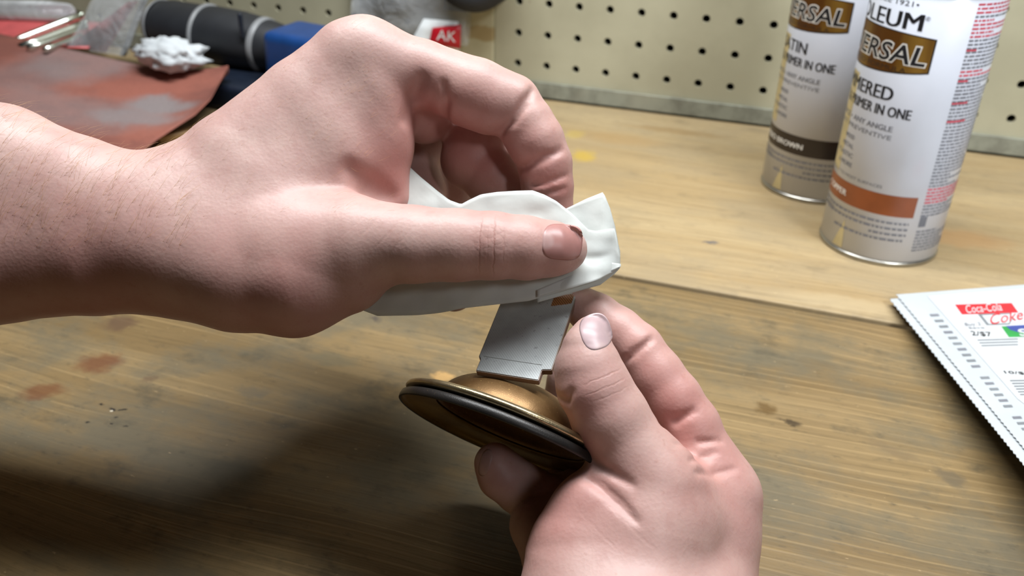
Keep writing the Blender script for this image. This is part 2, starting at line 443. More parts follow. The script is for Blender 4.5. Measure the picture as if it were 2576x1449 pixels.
            s0 = ins[e[:, 0], e[:, 1], e[:, 2]]
            f[~s0] = f[~s0][:, ::-1]
            faces.append(f)
        faces = np.concatenate(faces)
        faces = faces[(faces >= 0).all(1)]
        return vert, faces

def skin_mat(name, wrinkles, crinkles=()):
    """wrinkles: [(point mm, direction across the crease, half width mm, depth 0..1, reach mm)]"""
    m = NT(name); co = m.coord()
    fl_ = m.node('ShaderNodeAttribute', attribute_name='flush').outputs['Fac']
    n1 = m.noise(co, 60, 4, 0.6); n2 = m.noise(co, 420, 3, 0.6); n3 = m.noise(co, 170, 3, 0.5)
    c = m.mix(m.ramp(n1, 0.3, 0.7), srgb(194, 162, 153), srgb(184, 148, 140))
    c = m.mix(m.ramp(n3, 0.52, 0.75, 0, 0.30), c, srgb(172, 128, 119))
    c = m.mix(m.ramp(n2, 0.60, 0.78, 0, 0.35), c, srgb(164, 120, 106))
    c = m.mix(m.ramp(fl_, 0.0, 1.0, 0, 1, False), c, srgb(174, 104, 96))
    warp = m.vmath('ADD', co, m.vmath('SCALE', m.vmath('SUBTRACT', m.noise(co, 330, 3, 0.6, out=1), (0.5, 0.5, 0.5)), 0.0013))
    hsum = None
    for (p, d, wdt, dep, reach) in wrinkles:
        v = m.vmath('SUBTRACT', warp, tuple(np.asarray(p) * MM))
        u = m.math('ABSOLUTE', m.vmath('DOT_PRODUCT', v, tuple(unit(d))))
        g = m.ramp(u, 0.0, wdt * MM, -dep, 0.0)
        msk = m.ramp(m.vmath('LENGTH', v), reach * 0.35 * MM, reach * MM, 1.0, 0.0)
        t = m.math('MULTIPLY', g, msk); hsum = t if hsum is None else m.math('ADD', hsum, t)
    vo = m.voronoi(m.mapping(warp, (1, 1, 1)), 900)
    fine = m.math('ADD', m.math('MULTIPLY', vo, 0.18), m.math('MULTIPLY', n2, 0.30))
    cr_v = m.voronoi(m.mapping(m.vmath('ADD', co, m.vmath('SCALE', m.noise(co, 300, 2, out=1), 0.002)), (1, 1, 1)), 430)
    for (p, reach) in crinkles:
        msk = m.ramp(m.vmath('LENGTH', m.vmath('SUBTRACT', co, tuple(np.asarray(p) * MM))), reach * 0.3 * MM, reach * MM, 1.0, 0.0)
        fine = m.math('ADD', fine, m.math('MULTIPLY', m.math('MULTIPLY', cr_v, -0.8), msk))
    if hsum is not None:
        c = m.mix(m.ramp(hsum, -1.0, 0.0, 0.45, 0.0), c, srgb(150, 88, 74))
        fine = m.math('ADD', fine, hsum)
    m.bump(fine, 0.32, 0.0006)
    m.set(color=c, rough=0.5, spec=0.5, sss=0.16, srad=(1.0, 0.3, 0.15), sscale=0.0022)
    return m.m

def finish_hand(name, hand, mat, flush, h=0.8, clip=None):
    vert, faces = hand.mesh(h, clip)
    me = bpy.data.meshes.new(name)
    nv, nf = len(vert), len(faces)
    me.vertices.add(nv); me.vertices.foreach_set('co', (vert * MM).astype(np.float32).ravel())
    me.loops.add(nf * 4); me.loops.foreach_set('vertex_index', faces.astype(np.int32).ravel())
    me.polygons.add(nf); me.polygons.foreach_set('loop_start', (np.arange(nf) * 4).astype(np.int32)); me.polygons.foreach_set('loop_total', np.full(nf, 4, np.int32))
    me.update(calc_edges=True); me.validate()
    a = me.attributes.new('flush', 'FLOAT', 'POINT'); f = np.zeros(nv, np.float32)
    for (x, y, s, r, g) in flush:
        if s is None: s = hand.snap(x, y)
        if s is None: continue
        dd = np.linalg.norm(vert - at(x, y, s), axis=1); f += g * np.exp(-(dd / r) ** 2)
    a.data.foreach_set('value', np.clip(f, 0, 1).astype(np.float32))
    o = link(name, me, mat)
    md = o.modifiers.new('smooth', 'SMOOTH'); md.factor = 0.5; md.iterations = 2
    return o, vert

def nail(hand, outline_c, ax_u, ax_v, parent, mat, pw=2.6, lift=0.32, n=10, name='nail', tip=None):
    """nail plate: centre pixel, half axes in pixels (u across, v along to the tip), laid on the skin with its own thickness"""
    c = np.array(outline_c, float); u = np.array(ax_u, float); v = np.array(ax_v, float)
    top = []; ids = {}; P = []; lf = []
    for i in range(-n, n + 1):
        for j in range(-n, n + 1):
            a, b = i / n, j / n
            # square -> superellipse disc
            r = max(abs(a), abs(b))
            if r > 0:
                q = (abs(a) ** pw + abs(b) ** pw) ** (1 / pw); aa, bb = a * r / q, b * r / q
            else: aa = bb = 0.0
            x, y = c + aa * u + bb * v
            s = hand.snap(x, y)
            P.append((x, y, s)); lf.append(r)
    S = [p[2] for p in P if p[2] is not None]; smed = float(np.median(S))
    pts = np.array([at(x, y, min(s if s is not None else smed + 3, smed + 3.5)) for x, y, s in P], np.float32)
    nr = hand.normal(pts)
    lf = np.array(lf)[:, None]
    up = pts + nr * (lift * (1 - lf ** 6) + 0.02)
    dn = pts - nr * 0.35
    m_ = 2 * n + 1; vs_ = list(up * MM) + list(dn * MM); k = m_ * m_; fs = []
    for i in range(2 * n):
        for j in range(2 * n):
            q = (i * m_ + j, i * m_ + j + 1, (i + 1) * m_ + j + 1, (i + 1) * m_ + j); fs.append(q); fs.append(tuple(x + k for x in q[::-1]))
    rim = [i for i in range(m_)] + [i * m_ + m_ - 1 for i in range(1, m_)] + [(m_ - 1) * m_ + j for j in range(m_ - 2, -1, -1)] + [i * m_ for i in range(m_ - 2, 0, -1)]
    for a, b in zip(rim, rim[1:] + rim[:1]): fs.append((a, b, b + k, a + k))
    me = mesh_np(name, vs_, fs)
    bm = bmesh.new(); bm.from_mesh(me); bmesh.ops.recalc_face_normals(bm, faces=bm.faces); bm.to_mesh(me); bm.free()
    return link(name, me, mat, parent)
def nail_mat(name, bed, luna_p=None, luna_r=4.0, tip_p=None):
    m = NT(name); co = m.coord(); n = m.noise(co, 200, 3)
    c = m.mix(m.ramp(n, 0.3, 0.7), bed, tuple(x * 0.9 for x in bed))
    if luna_p is not None:
        d = m.vmath('LENGTH', m.vmath('SUBTRACT', co, tuple(np.asarray(luna_p) * MM)))
        c = m.mix(m.ramp(d, luna_r * 0.6 * MM, luna_r * 1.1 * MM, 0.5, 0), c, srgb(190, 164, 160))
    m.set(color=c, rough=0.36, spec=0.45, sss=0.1, srad=(1, 0.4, 0.25), sscale=0.0015); return m.m

# ---------------------------------------------------------------- hand that rubs with the paper (a left hand, forearm from the left)
Chain.SCALE = KL = 1.04
Lp = [
    (Chain([(-1250, 300, 300, 34), (-420, 380, 284, 25), (0, 434, 274, 19.8), (200, 494, 271, 16.8), (360, 540, 270, 14.0)], 3), 16),       # radius side of the forearm
    (Chain([(-1250, 760, 290, 33), (-420, 690, 276, 26), (0, 644, 270, 19.3), (250, 650, 268, 15.8), (400, 645, 268, 13.2)], 3), 16),        # ulna side / flexors
    (Chain([(-1250, 540, 312, 34), (-420, 560, 292, 26), (0, 555, 286, 21), (300, 590, 283, 15), (430, 590, 284, 13)], 3), 16),
    (Chain([(360, 548, 272, 13.2), (480, 476, 275, 13.0), (580, 400, 277, 13.0), (760, 252, 280, 12.0), (880, 150, 280, 11.0), (915, 140, 280, 11.2)], 2), 13),      # second metacarpal
    (Chain([(420, 600, 272, 14), (640, 480, 274, 13), (830, 350, 277, 11), (935, 262, 279, 9)], 3), 14),              # first interosseous
    (Chain([(500, 610, 270, 14), (720, 530, 272, 12), (880, 440, 277, 8.5), (958, 360, 280, 6.5)], 3), 12),            # web
    (Chain([(955, 250, 281, 7.0), (972, 380, 282, 5.6), (985, 500, 281, 5.0)], 3), 9),                                # web edge
    (Chain([(430, 648, 268, 13.0), (600, 690, 266, 16.0), (740, 700, 266, 16.4), (860, 670, 267, 14)], 3), 14),       # thenar
    (Chain([(420, 590, 284, 13), (640, 420, 296, 13), (800, 270, 302, 12), (930, 160, 304, 10.5)], 3), 12),           # third metacarpal
    (Chain([(420, 600, 292, 12), (640, 460, 312, 12.5), (900, 210, 324, 10)], 3), 12),
    (Chain([(420, 640, 296, 12), (640, 540, 322, 12), (850, 290, 340, 9.5)], 3), 12),
    (Chain([(560, 690, 285, 13), (760, 640, 305, 12), (860, 480, 322, 11)], 3), 12),                                   # palm heel
    (Chain([(1010, 250, 293, 8.0), (1060, 268, 294, 8.2), (1066, 298, 295, 7.6)], 3), 5),                              # pad at the finger root
    (Chain([(900, 420, 326, 12), (1040, 420, 334, 13), (1120, 500, 330, 10)], 3), 8),                                   # hollow of the palm
]
Lthumb = ([(Chain([(700, 625, 266, 15), (890, 605, 263, 12.8), (1040, 615, 261, 11.4), (1150, 617, 260, 10.6), (1240, 618, 259.5, 9.9), (1320, 622, 260, 9.2), (1390, 625, 261.5, 8.0), (1424, 626, 263, 6.3)], 1.5), 3),
           (Chain([(1330, 634, 263, 7.7), (1408, 632, 265, 6.4)], 1.5), 3)], 9)
Lindex = ([(Chain([(915, 143, 280, 11.0), (1060, 184, 281, 10.3), (1200, 230, 281, 10.2), (1285, 258, 281, 9.2)], 1.5), 3),
           (Chain([(1165, 238, 281, 9.6), (1232, 266, 281, 9.3)], 1.5), 3),
           (Chain([(1292, 268, 281, 8.5), (1322, 312, 281, 8.9), (1347, 355, 281, 9.0), (1370, 410, 282, 8.5)], 1.5), 2.2),
           (Chain([(1370, 412, 282, 8.6), (1377, 470, 283, 8.2), (1382, 520, 285, 7.4), (1386, 560, 287, 6.4)], 1.5), 1.8)], 7)
Lmid = ([(Chain([(940, 165, 304, 10), (1120, 225, 306, 9.5), (1262, 290, 308, 9.2)], 1.5), 3),
         (Chain([(1270, 315, 306, 10), (1204, 366, 302, 11.0), (1184, 402, 301, 10.4)], 2), 2),
         (Chain([(1240, 440, 301, 11), (1280, 500, 301, 10), (1330, 580, 302, 8.0)], 2), 1.5)], 6)
Lring = ([(Chain([(900, 215, 324, 9.5), (1080, 290, 326, 9), (1120, 330, 326, 8.8), (1026, 400, 318, 9.8), (1050, 480, 314, 9.6), (1085, 600, 303, 8.2), (1142, 732, 297, 7.0)], 2), 2)], 6)
Lpink = ([(Chain([(850, 290, 340, 9), (980, 340, 342, 8), (1000, 420, 338, 8), (960, 560, 320, 7.6), (1000, 680, 306, 6.6)], 2), 2)], 6)
LH = Hand(Lp, [Lthumb, Lindex, Lmid, Lring, Lpink])
LH.crease([(1340, 225), (1318, 262), (1290, 302), (1258, 336)], 1.0, 0.5, 2.2)      # PIP
LH.crease([(1412, 378), (1372, 395), (1335, 412), (1302, 428)], 1.0, 0.5, 2.2)      # DIP
LH.crease([(1116, 212), (1122, 255), (1120, 300), (1112, 330)], 0.9, 0.4, 2.4)      # finger root
LH.crease([(1425, 440), (1380, 458), (1340, 468)], 0.6, 0.2, 1.5)
LH.crease([(1425, 474), (1385, 484), (1350, 500)], 0.6, 0.2, 1.5)
LH.crease([(1062, 200), (1040, 245), (1020, 300)], 1.0, 0.0, 4)
LH.crease([(880, 425), (930, 462), (985, 492)], 2.2, 0.5, 5)                        # hollow over the thumb root
wr = []
xd = unit(at(1300, 620, 252) - at(1200, 615, 252))
for x, dep, wdt, rc in ((1207, 0.55, 0.5, 12), (1243, 0.7, 0.5, 13), (1268, 0.3, 0.45, 7), (1226, 0.2, 0.4, 7)):
    wr.append((at(x, 617, LH.snap(x, 617)), xd, wdt, dep, rc))
for k_, (x, y) in enumerate(((940, 560), (975, 590), (1005, 610), (915, 545))):
    wr.append((at(x, y, LH.snap(x, y)), xd * 0.75 + 0.65 * unit(at(960, 640, 255) - at(960, 560, 255)), 0.7, 0.14, 9))
SKINL = skin_mat('skin', wr, [(at(1235, 605, LH.snap(1235, 605)), 9.0)])
flL = [(1240, 600, None, 12, 0.25), (1060, 270, None, 12, 0.55), (1190, 285, None, 14, 0.35), (1350, 360, None, 11, 0.3), (1400, 490, None, 12, 0.65), (1180, 400, None, 14, 0.35),
       (1000, 440, None, 11, 0.5), (1380, 600, None, 10, 0.25), (900, 470, None, 12, 0.2), (700, 760, None, 24, 0.35), (300, 740, None, 26, 0.3), (60, 740, None, 28, 0.3), (950, 350, None, 14, 0.2),
       (1060, 430, None, 20, 0.3), (1250, 460, None, 14, 0.35)]
lh, lvert = finish_hand('hand', LH, SKINL, flL, 0.85, (at(-1150, 560, 300), unit(at(-1150, 560, 300) - at(-300, 560, 290))))
tag(lh, 'bare hand and forearm reaching in from the left, thumb pressing folded white paper', 'hand')
lun = at(1372, 605, LH.snap(1372, 605))
nail(LH, (1415, 609), (-4, 45), (50, 4), lh, nail_mat('thumbnail_pink', srgb(172, 124, 118), lun, 3.0), 3.4, 0.2)


# ---------------------------------------------------------------- hand that holds the lid (a right hand, from the lower right)
Chain.SCALE = 1.0
def beyond(n, off, r): return (*pixel(at(*n) + np.array(off, float)), r)      # a node placed in the room relative to another
FO = (70, -190, 34)
Rp = [
    (Chain([(1640, 1215, 258, 12.0), (1620, 1330, 255, 15), (1600, 1500, 250, 18), (1640, 1800, 222, 19), beyond((1640, 1800, 222), FO, 24)], 2), 12),          # thumb metacarpal
    (Chain([(1480, 1298, 259, 11.0), (1476, 1390, 258, 16.4), (1480, 1520, 252, 19), (1560, 1800, 224, 19), beyond((1560, 1800, 224), FO, 24)], 3), 8),                              # thenar
    (Chain([(1808, 1240, 276, 10.6), (1780, 1340, 274, 11.5), (1750, 1480, 268, 13.5), (1730, 1800, 228, 17), beyond((1730, 1800, 228), FO, 24)], 3), 14),        # second metacarpal
    (Chain([(1690, 1310, 262, 12), (1765, 1350, 271, 10), (1710, 1480, 262, 15)], 3), 14),                                      # web
    (Chain([(1785, 1270, 282, 9), (1750, 1480, 272, 12), (1720, 1800, 232, 17), beyond((1720, 1800, 232), FO, 24)], 3), 14),
    (Chain([(1760, 1300, 290, 9), (1680, 1480, 270, 12), (1640, 1800, 235, 16), beyond((1640, 1800, 235), FO, 23)], 3), 12),
    (Chain([(1500, 1460, 268, 12), (1560, 1800, 230, 16), beyond((1560, 1800, 230), FO, 23)], 3), 12),
]
Rthumb = ([(Chain([(1486, 838, 261, 5.2), (1478, 872, 260, 7.2), (1482, 925, 259, 9.6), (1496, 975, 258.5, 10.7), (1540, 1050, 258, 10.8), (1588, 1128, 258, 10.8), (1640, 1215, 258, 12.2)], 1.2), 2.5),
           (Chain([(1468, 930, 261.5, 8.2), (1470, 972, 261.5, 8.2)], 1.5), 2.5),
           (Chain([(1506, 1052, 261, 8.2), (1540, 1104, 261, 8.2)], 1.5), 3),
           (Chain([(1556, 1158, 261, 8.4), (1580, 1200, 260, 9.5)], 1.5), 3),
           (Chain([(1560, 1222, 259, 10), (1510, 1270, 258, 10)], 1.5), 3)], 8)
Rindex = ([(Chain([(1808, 1240, 276, 10.6), (1770, 1152, 278, 9.8), (1736, 1072, 279, 9.4), (1694, 1006, 280, 9.1)], 1.5), 2.5),
           (Chain([(1692, 1002, 280, 9.1), (1648, 944, 282, 9.0), (1604, 880, 284, 8.4)], 1.5), 1.6),
           (Chain([(1602, 876, 284, 8.4), (1552, 836, 287, 8.3), (1500, 796, 290, 7.6), (1460, 768, 292, 6.6)], 1.5), 1.4)], 8)
Rmid = ([(Chain([(1790, 1270, 286, 9.5), (1640, 1190, 302, 9), (1540, 1200, 306, 9), (1400, 1268, 298, 8.8), (1310, 1228, 291, 8.4), (1264, 1194, 288, 8.0), (1245, 1166, 287, 6.8)], 2), 2)], 5)
Rring = ([(Chain([(1760, 1300, 290, 9.5), (1650, 1080, 308, 9.2), (1540, 990, 324, 9.2), (1440, 958, 333, 9.2), (1410, 1060, 338, 9), (1420, 1230, 316, 9), (1395, 1286, 293, 9.0), (1352, 1322, 284, 8.6), (1390, 1420, 276, 8.8), (1450, 1480, 270, 9)], 2), 2)], 5)
RH = Hand(Rp, [Rthumb, Rindex, Rmid, Rring])
RH.crease([(1400, 995), (1425, 1008), (1440, 985)], 1.0, 0.4, 2.0)
RH.crease([(1478, 1205), (1510, 1222), (1560, 1268), (1600, 1310)], 0.9, 0.35, 2.4)
RH.crease([(1490, 1160), (1530, 1185), (1590, 1220)], 0.7, 0.2, 2.4)
RH.crease([(1572, 908), (1600, 886), (1640, 852)], 0.9, 0.4, 2.0)
RH.crease([(1662, 1066), (1700, 1058), (1745, 1034)], 1.0, 0.4, 2.2)
RH.crease([(1700, 1118), (1760, 1112), (1815, 1110)], 0.5, 0.2, 1.5)
RH.crease([(1735, 1160), (1770, 1150), (1800, 1138)], 0.6, 0.2, 1.6)
RH.crease([(1750, 1190), (1800, 1192), (1850, 1180)], 0.6, 0.2, 1.6)
wrR = []
vd = unit(at(1520, 1010, 252) - at(1490, 930, 252))
for (x, y, dep, wdt, rc) in ((1520, 948, 0.38, 0.5, 8), (1532, 972, 0.32, 0.5, 9), (1542, 992, 0.2, 0.5, 7)):
    wrR.append((at(x, y, RH.snap(x, y)), vd, wdt, dep, rc))
vt = unit(at(1600, 1290, 250) - at(1650, 1230, 250))
for (x, y, dep, wdt, rc) in ((1545, 1240, 0.22, 0.9, 11), (1560, 1275, 0.25, 0.9, 13), (1590, 1330, 0.15, 0.8, 14), (1500, 1330, 0.12, 0.7, 10)):
    wrR.append((at(x, y, RH.snap(x, y)), vt, wdt, dep, rc))
SKINR = skin_mat('skin_pale', wrR)
flR = [(1420, 1010, None, 9, 0.5), (1450, 1080, None, 9, 0.4), (1690, 1050, None, 12, 0.6), (1600, 890, None, 10, 0.4), (1780, 1120, None, 16, 0.5), (1760, 1190, None, 14, 0.4), (1700, 960, None, 16, 0.4),
       (1880, 1200, None, 14, 0.35), (1420, 1280, None, 16, 0.35), (1510, 1210, None, 12, 0.3), (1240, 1200, None, 10, 0.6), (1350, 1320, None, 18, 0.6), (1500, 970, None, 10, 0.25), (1550, 800, None, 14, 0.4), (1870, 1380, None, 16, 0.25)]
flR = [(x, y, s_, r_, g_ * 0.55) for x, y, s_, r_, g_ in flR]
rh, rvert = finish_hand('hand', RH, SKINR, flR, 0.85, (at(1640, 1800, 228) + np.array(FO) * 0.95, unit(FO)))
tag(rh, 'bare hand at the lower right gripping the bronze domed lid with thumb and fingers', 'hand')
lunR = at(1515, 878, RH.snap(1512, 872))
nail(RH, (1499, 834), (37, -13), (-14, -43), rh, nail_mat('thumbnail_pale', srgb(186, 160, 162), lunR, 2.4), 2.6, 0.22)
nail(RH, (1221, 1164), (14, 3), (9, -34), rh, nail_mat('fingernail_red', srgb(176, 140, 132)), 2.4, 0.2, 8)


# ================================================================ THE HELD LID
def bronze_mat(name, c1, c2, metal=0.75, rough=0.36, flake=0.5):
    m = NT(name); co = m.coord(); n = m.noise(co, 70, 4, 0.6); f = m.voronoi(co, 2600)
    c = m.mix(m.ramp(n, 0.35, 0.7), c1, c2)
    c = m.mix(m.ramp(m.noise(co, 1500, 2), 0.66, 0.74, 0, flake), c, srgb(226, 182, 110))
    m.set(color=c, rough=rough, metal=metal); m.bump(f, 0.08, 0.0003); return m.m
BRONZE = bronze_mat('bronze_paint', srgb(136, 106, 68), srgb(118, 86, 50), 0.55, 0.46)
RIMM = bronze_mat('bronze_rim_highlight', srgb(186, 170, 136), srgb(140, 120, 86), 0.9, 0.3, 0.3)  # bronze lightened so the lip's highlight sits in its colour
DARKR = bronze_mat('black_rim', srgb(40, 37, 35), srgb(30, 28, 27), 0.3, 0.4, 0.05)  # lower ring, near black all round
INNER = bronze_mat('dull_brass_inside', srgb(150, 124, 70), srgb(120, 96, 52), 0.5, 0.42, 0.15)
Acam = unit([0.372, -0.885, 0.30])
AX = Acam[0] * RIGHT + Acam[1] * DOWN + Acam[2] * FWD
C0 = at(1270, 1113, 283.0)
ux = unit(RIGHT - (RIGHT @ AX) * AX); uy = np.cross(AX, ux)
lid = empty('domed_lid'); tag(lid, 'bronze domed lid with dark double rim and upright grey plate, held above the bench', 'lid')
def lid_part(name, profile, mat, closed=True, n=120):
    v, f = lathe(profile, n, closed); v = v * 1.022
    w_ = [C0 + p[0] * ux + p[1] * uy + p[2] * AX for p in v]
    me = mesh_np(name, [q * MM for q in w_], f)
    bm = bmesh.new(); bm.from_mesh(me); bmesh.ops.remove_doubles(bm, verts=bm.verts, dist=1e-7); bmesh.ops.recalc_face_normals(bm, faces=bm.faces); bm.to_mesh(me); bm.free()
    return link(name, me, mat, lid)
R0 = 36.4
dome = [(25.6 * math.cos(a), 5.2 + 14.6 * math.sin(a)) for a in np.linspace(0.05, math.pi / 2 - 0.001, 18)]
domei = [(r - 0.9 if r > 0.9 else r, z - 0.9) for r, z in dome]
lid_part('dome', [(30.6, 5.35), (28.0, 5.3), (26.4, 5.5)] + dome + domei[::-1] + [(26.2, 4.4), (30.6, 4.4)], BRONZE)
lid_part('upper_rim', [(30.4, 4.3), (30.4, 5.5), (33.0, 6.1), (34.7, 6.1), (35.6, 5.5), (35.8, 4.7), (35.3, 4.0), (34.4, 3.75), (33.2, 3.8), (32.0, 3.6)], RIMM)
lid_part('lower_rim', [(31.8, 3.65), (33.0, 3.7), (33.4, 3.0), (35.6, 2.85), (36.2, 2.4), (36.4, 1.2), (36.3, 0.3), (35.9, 0.0), (35.6, 0.2), (35.5, 1.4), (34.6, 2.1), (33.0, 2.5), (31.8, 2.9)], DARKR)
lid_part('inside_lining', [(35.45, 0.25), (35.3, 1.35), (34.5, 2.0), (32.0, 2.5), (28.0, 3.3), (25.4, 4.0), (25.0, 4.5), (26.0, 4.35), (28.2, 3.6), (31.9, 2.8), (34.4, 2.08), (35.4, 1.38)], INNER)
# --- grey plate with stepped tab
def plate_mat():
    m = NT('grey_printed_plastic'); co = m.coord()
    n = m.noise(co, 45, 4); ln = m.math('SINE', m.math('MULTIPLY', m.vmath('DOT_PRODUCT', co, (0.72, 0.69, 0.0)), 9500.0))
    c = m.mix(m.ramp(n, 0.35, 0.7), srgb(164, 168, 168), srgb(140, 143, 143))
    c = m.mix(m.ramp(m.noise(co, 500, 3), 0.62, 0.74, 0, 0.5), c, srgb(84, 82, 82))
    sx = m.node('ShaderNodeSeparateXYZ'); m.inp(sx.inputs[0], co)
    wp = m.math('ADD', sx.outputs[1], m.math('MULTIPLY', m.noise(co, 900, 2), 0.0006))
    cop = m.mix(m.ramp(ln, -0.4, 0.6), srgb(150, 100, 50), srgb(92, 56, 26))
    # copper paint left on the upper right corner and along the sides
    inx = m.math('MULTIPLY', m.ramp(sx.outputs[0], 0.0166, 0.0170), m.ramp(sx.outputs[0], 0.0230, 0.0234, 1, 0))
    wp = m.math('SUBTRACT', wp, m.math('MULTIPLY', m.math('SUBTRACT', sx.outputs[0], 0.0166), 0.35))
    iny = m.math('MULTIPLY', m.ramp(wp, 0.0240, 0.0246), m.ramp(wp, 0.0285, 0.0292, 1, 0))
    c = m.mix(m.math('MULTIPLY', inx, iny), c, cop)
    side = m.ramp(sx.outputs[2], -0.00016, -0.0003, 0, 1)
    c = m.mix(m.math('MULTIPLY', side, 0.85), c, srgb(122, 88, 62))
    m.set(color=c, rough=0.42, metal=0.15, spec=0.5); m.bump(m.math('MULTIPLY', ln, 0.5), 0.1, 0.0002); return m.m
PL0 = at(1204, 896, 275.0); xv = at(1390, 924, 267.8) - PL0; px_ = unit(xv); yv = at(1263, 765, 288.9) - PL0
py_ = unit(yv - (yv @ px_) * px_); pz_ = np.cross(px_, py_)
if pz_ @ FWD > 0: pz_ = -pz_
Wp = float(np.linalg.norm(xv))
def rounded_poly(pts, r, n=4):
    out = []
    m_ = len(pts)
    for i in range(m_):
        p0, p, p1 = np.array(pts[i - 1]), np.array(pts[i]), np.array(pts[(i + 1) % m_])
        a = p + unit(p0 - p) * r; b = p + unit(p1 - p) * r
        for t in np.linspace(0, 1, n): out.append((1 - t) ** 2 * a + 2 * t * (1 - t) * p + t * t * b)
    return out
pol = rounded_poly([(0, 0), (0.9, -0.9), (0.9, -5.6), (Wp - 2.9, -5.6), (Wp - 2.9, -1.5), (Wp, -1.0), (Wp, 37), (0, 37)], 0.45)
def slab(poly, th, bev=0.25):
    bm = bmesh.new(); vs_ = [bm.verts.new((p[0] * MM, p[1] * MM, 0)) for p in poly]
    f = bm.faces.new(vs_); ex = bmesh.ops.extrude_face_region(bm, geom=[f])
    for v in ex['geom']:
        if isinstance(v, bmesh.types.BMVert): v.co.z -= th * MM
    bmesh.ops.recalc_face_normals(bm, faces=bm.faces)
    ed = [e for e in bm.edges if abs(e.verts[0].co.z - e.verts[1].co.z) < 1e-7]
    bmesh.ops.bevel(bm, geom=ed, offset=bev * MM, segments=2, affect='EDGES')
    return bm
PLM = plate_mat()
def plate_part(name, poly, th, z, bev=0.25, mat=None):
    o = link(name, bm_mesh(name, slab(poly, th, bev)), mat or PLM, None, False)
    frame_obj(o, PL0 + z * pz_, px_, py_, pz_)
    mw = o.matrix_world.copy(); o.parent = lid; o.matrix_world = mw
    return o
pl_o = plate_part('plate', pol, 2.6, 0.0)
# raised border ridge along the foot of the plate
rg = link('ridge', bm_mesh('ridge', slab(rounded_poly([(1.6, 0.2), (Wp - 3.4, 0.2), (Wp - 3.4, 0.8), (1.6, 0.8)], 0.2, 3), 0.2, 0.05)), PLM, pl_o, False); rg.location = (0, 0, 0.14 * MM)

# ================================================================ FOLDED PAPER
def paper_mat():
    m = NT('white_thin_paper'); co = m.coord(); n = m.noise(co, 90, 4)
    c = m.mix(m.ramp(n, 0.3, 0.7), srgb(222, 226, 223), srgb(213, 217, 215))
    m.set(color=c, rough=0.55, spec=0.35)
    m.bump(m.math('ADD', m.noise(co, 50, 3), m.math('MULTIPLY', n, 0.5)), 0.2, 0.0025)
    tr = m.node('ShaderNodeBsdfTranslucent'); tr.inputs[0].default_value = (*srgb(236, 236, 226), 1)
    mx = m.node('ShaderNodeMixShader'); mx.inputs[0].default_value = 0.3
    m.t.links.new(m.bsdf.outputs[0], mx.inputs[1]); m.t.links.new(tr.outputs[0], mx.inputs[2]); m.t.links.new(mx.outputs[0], m.out.inputs[0])
    return m.m
PAPER = paper_mat()
paper = empty('folded_paper'); tag(paper, 'folded sheet of thin white paper pinched under the thumb of the left hand', 'paper')
def interp(xs, tab):
    t = sorted(tab); return np.interp(xs, [a for a, b in t], [b for a, b in t])
def sheet(name, xs, top, bot, depth, ny, mat, parent, wob=0.25, th=0.12, seed=0):
    """a curved paper panel between an upper and a lower edge; depth(u, v, x) in mm"""
    yt = interp(xs, top); yb = interp(xs, bot); vs_ = []; fs = []
    for i, x in enumerate(xs):
        for j in range(ny):
            v = j / (ny - 1); y = yt[i] + (yb[i] - yt[i]) * v
            s = depth(i / (len(xs) - 1), v, x) + wob * noise.noise(Vector((x * 0.02 + seed, y * 0.025, seed)))
            vs_.append(at(x, y, s * KL) * MM)
    for i in range(len(xs) - 1):
        for j in range(ny - 1):
            a = i * ny + j; fs.append((a, a + ny, a + ny + 1, a + 1))
    o = link(name, mesh_np(name, vs_, fs), mat, parent)
    md = o.modifiers.new('thickness', 'SOLIDIFY'); md.thickness = th * MM; md.offset = 0
    return o
topE = [(880, 560), (1000, 400), (1025, 415), (1060, 447), (1100, 480), (1130, 503), (1160, 514), (1180, 503), (1210, 489), (1250, 483), (1300, 480), (1340, 479), (1370, 490), (1400, 506), (1440, 538), (1480, 578), (1500, 581), (1545, 574), (1562, 640)]
botE = [(880, 765), (905, 778), (950, 795), (1050, 793), (1100, 788), (1130, 783), (1160, 776), (1265, 764), (1330, 757), (1400, 737), (1480, 712), (1510, 702), (1545, 684), (1562, 668)]
def dm(u, v, x):
    b = np.interp(x, [880, 1000, 1150, 1350, 1480, 1562], [283, 278, 273, 270.5, 269.5, 270.5])
    up = np.interp(x, [880, 1100, 1165, 1300, 1500, 1562], [8, 6, 2, 2.5, 2.0, 0.5])
    dn = np.interp(x, [880, 1100, 1300, 1500, 1562], [-7, -5.0, -4.0, -3.5, 0.5])
    return b + up * max(0, (0.45 - v) / 0.45) ** 1.5 + dn * max(0, (v - 0.55) / 0.45)
sheet('panel', np.linspace(905, 1560, 90), topE, botE, dm, 26, PAPER, paper, 0.8)
# corner folded up behind the thumb tip
sheet('folded_corner', np.linspace(1402, 1560, 26), [(1402, 534), (1430, 522), (1475, 500), (1518, 483), (1535, 525), (1550, 580), (1562, 660)], [(1402, 560), (1470, 640), (1500, 650), (1562, 674)],
      lambda u, v, x: 275.5 - 4.5 * v * u - 1.5 * v, 14, PAPER, paper, 0.7, seed=4)
# folded lower edges in front
sheet('folded_edge', np.linspace(1352, 1562, 30), [(1352, 729), (1420, 700), (1480, 676), (1530, 660), (1562, 664)], [(1352, 747), (1510, 697), (1562, 670)],
      lambda u, v, x: 265.4 + 4.0 * u + 0.6 * (1 - v), 6, PAPER, paper, 0.25, seed=7)
sheet('folded_edge', np.linspace(1352, 1560, 30), [(1352, 742), (1510, 696), (1560, 668)], [(1352, 761), (1510, 717), (1545, 690), (1560, 674)],
      lambda u, v, x: 266.6 + 3.6 * u + 0.4 * (1 - v), 6, PAPER, paper, 0.25, seed=9)


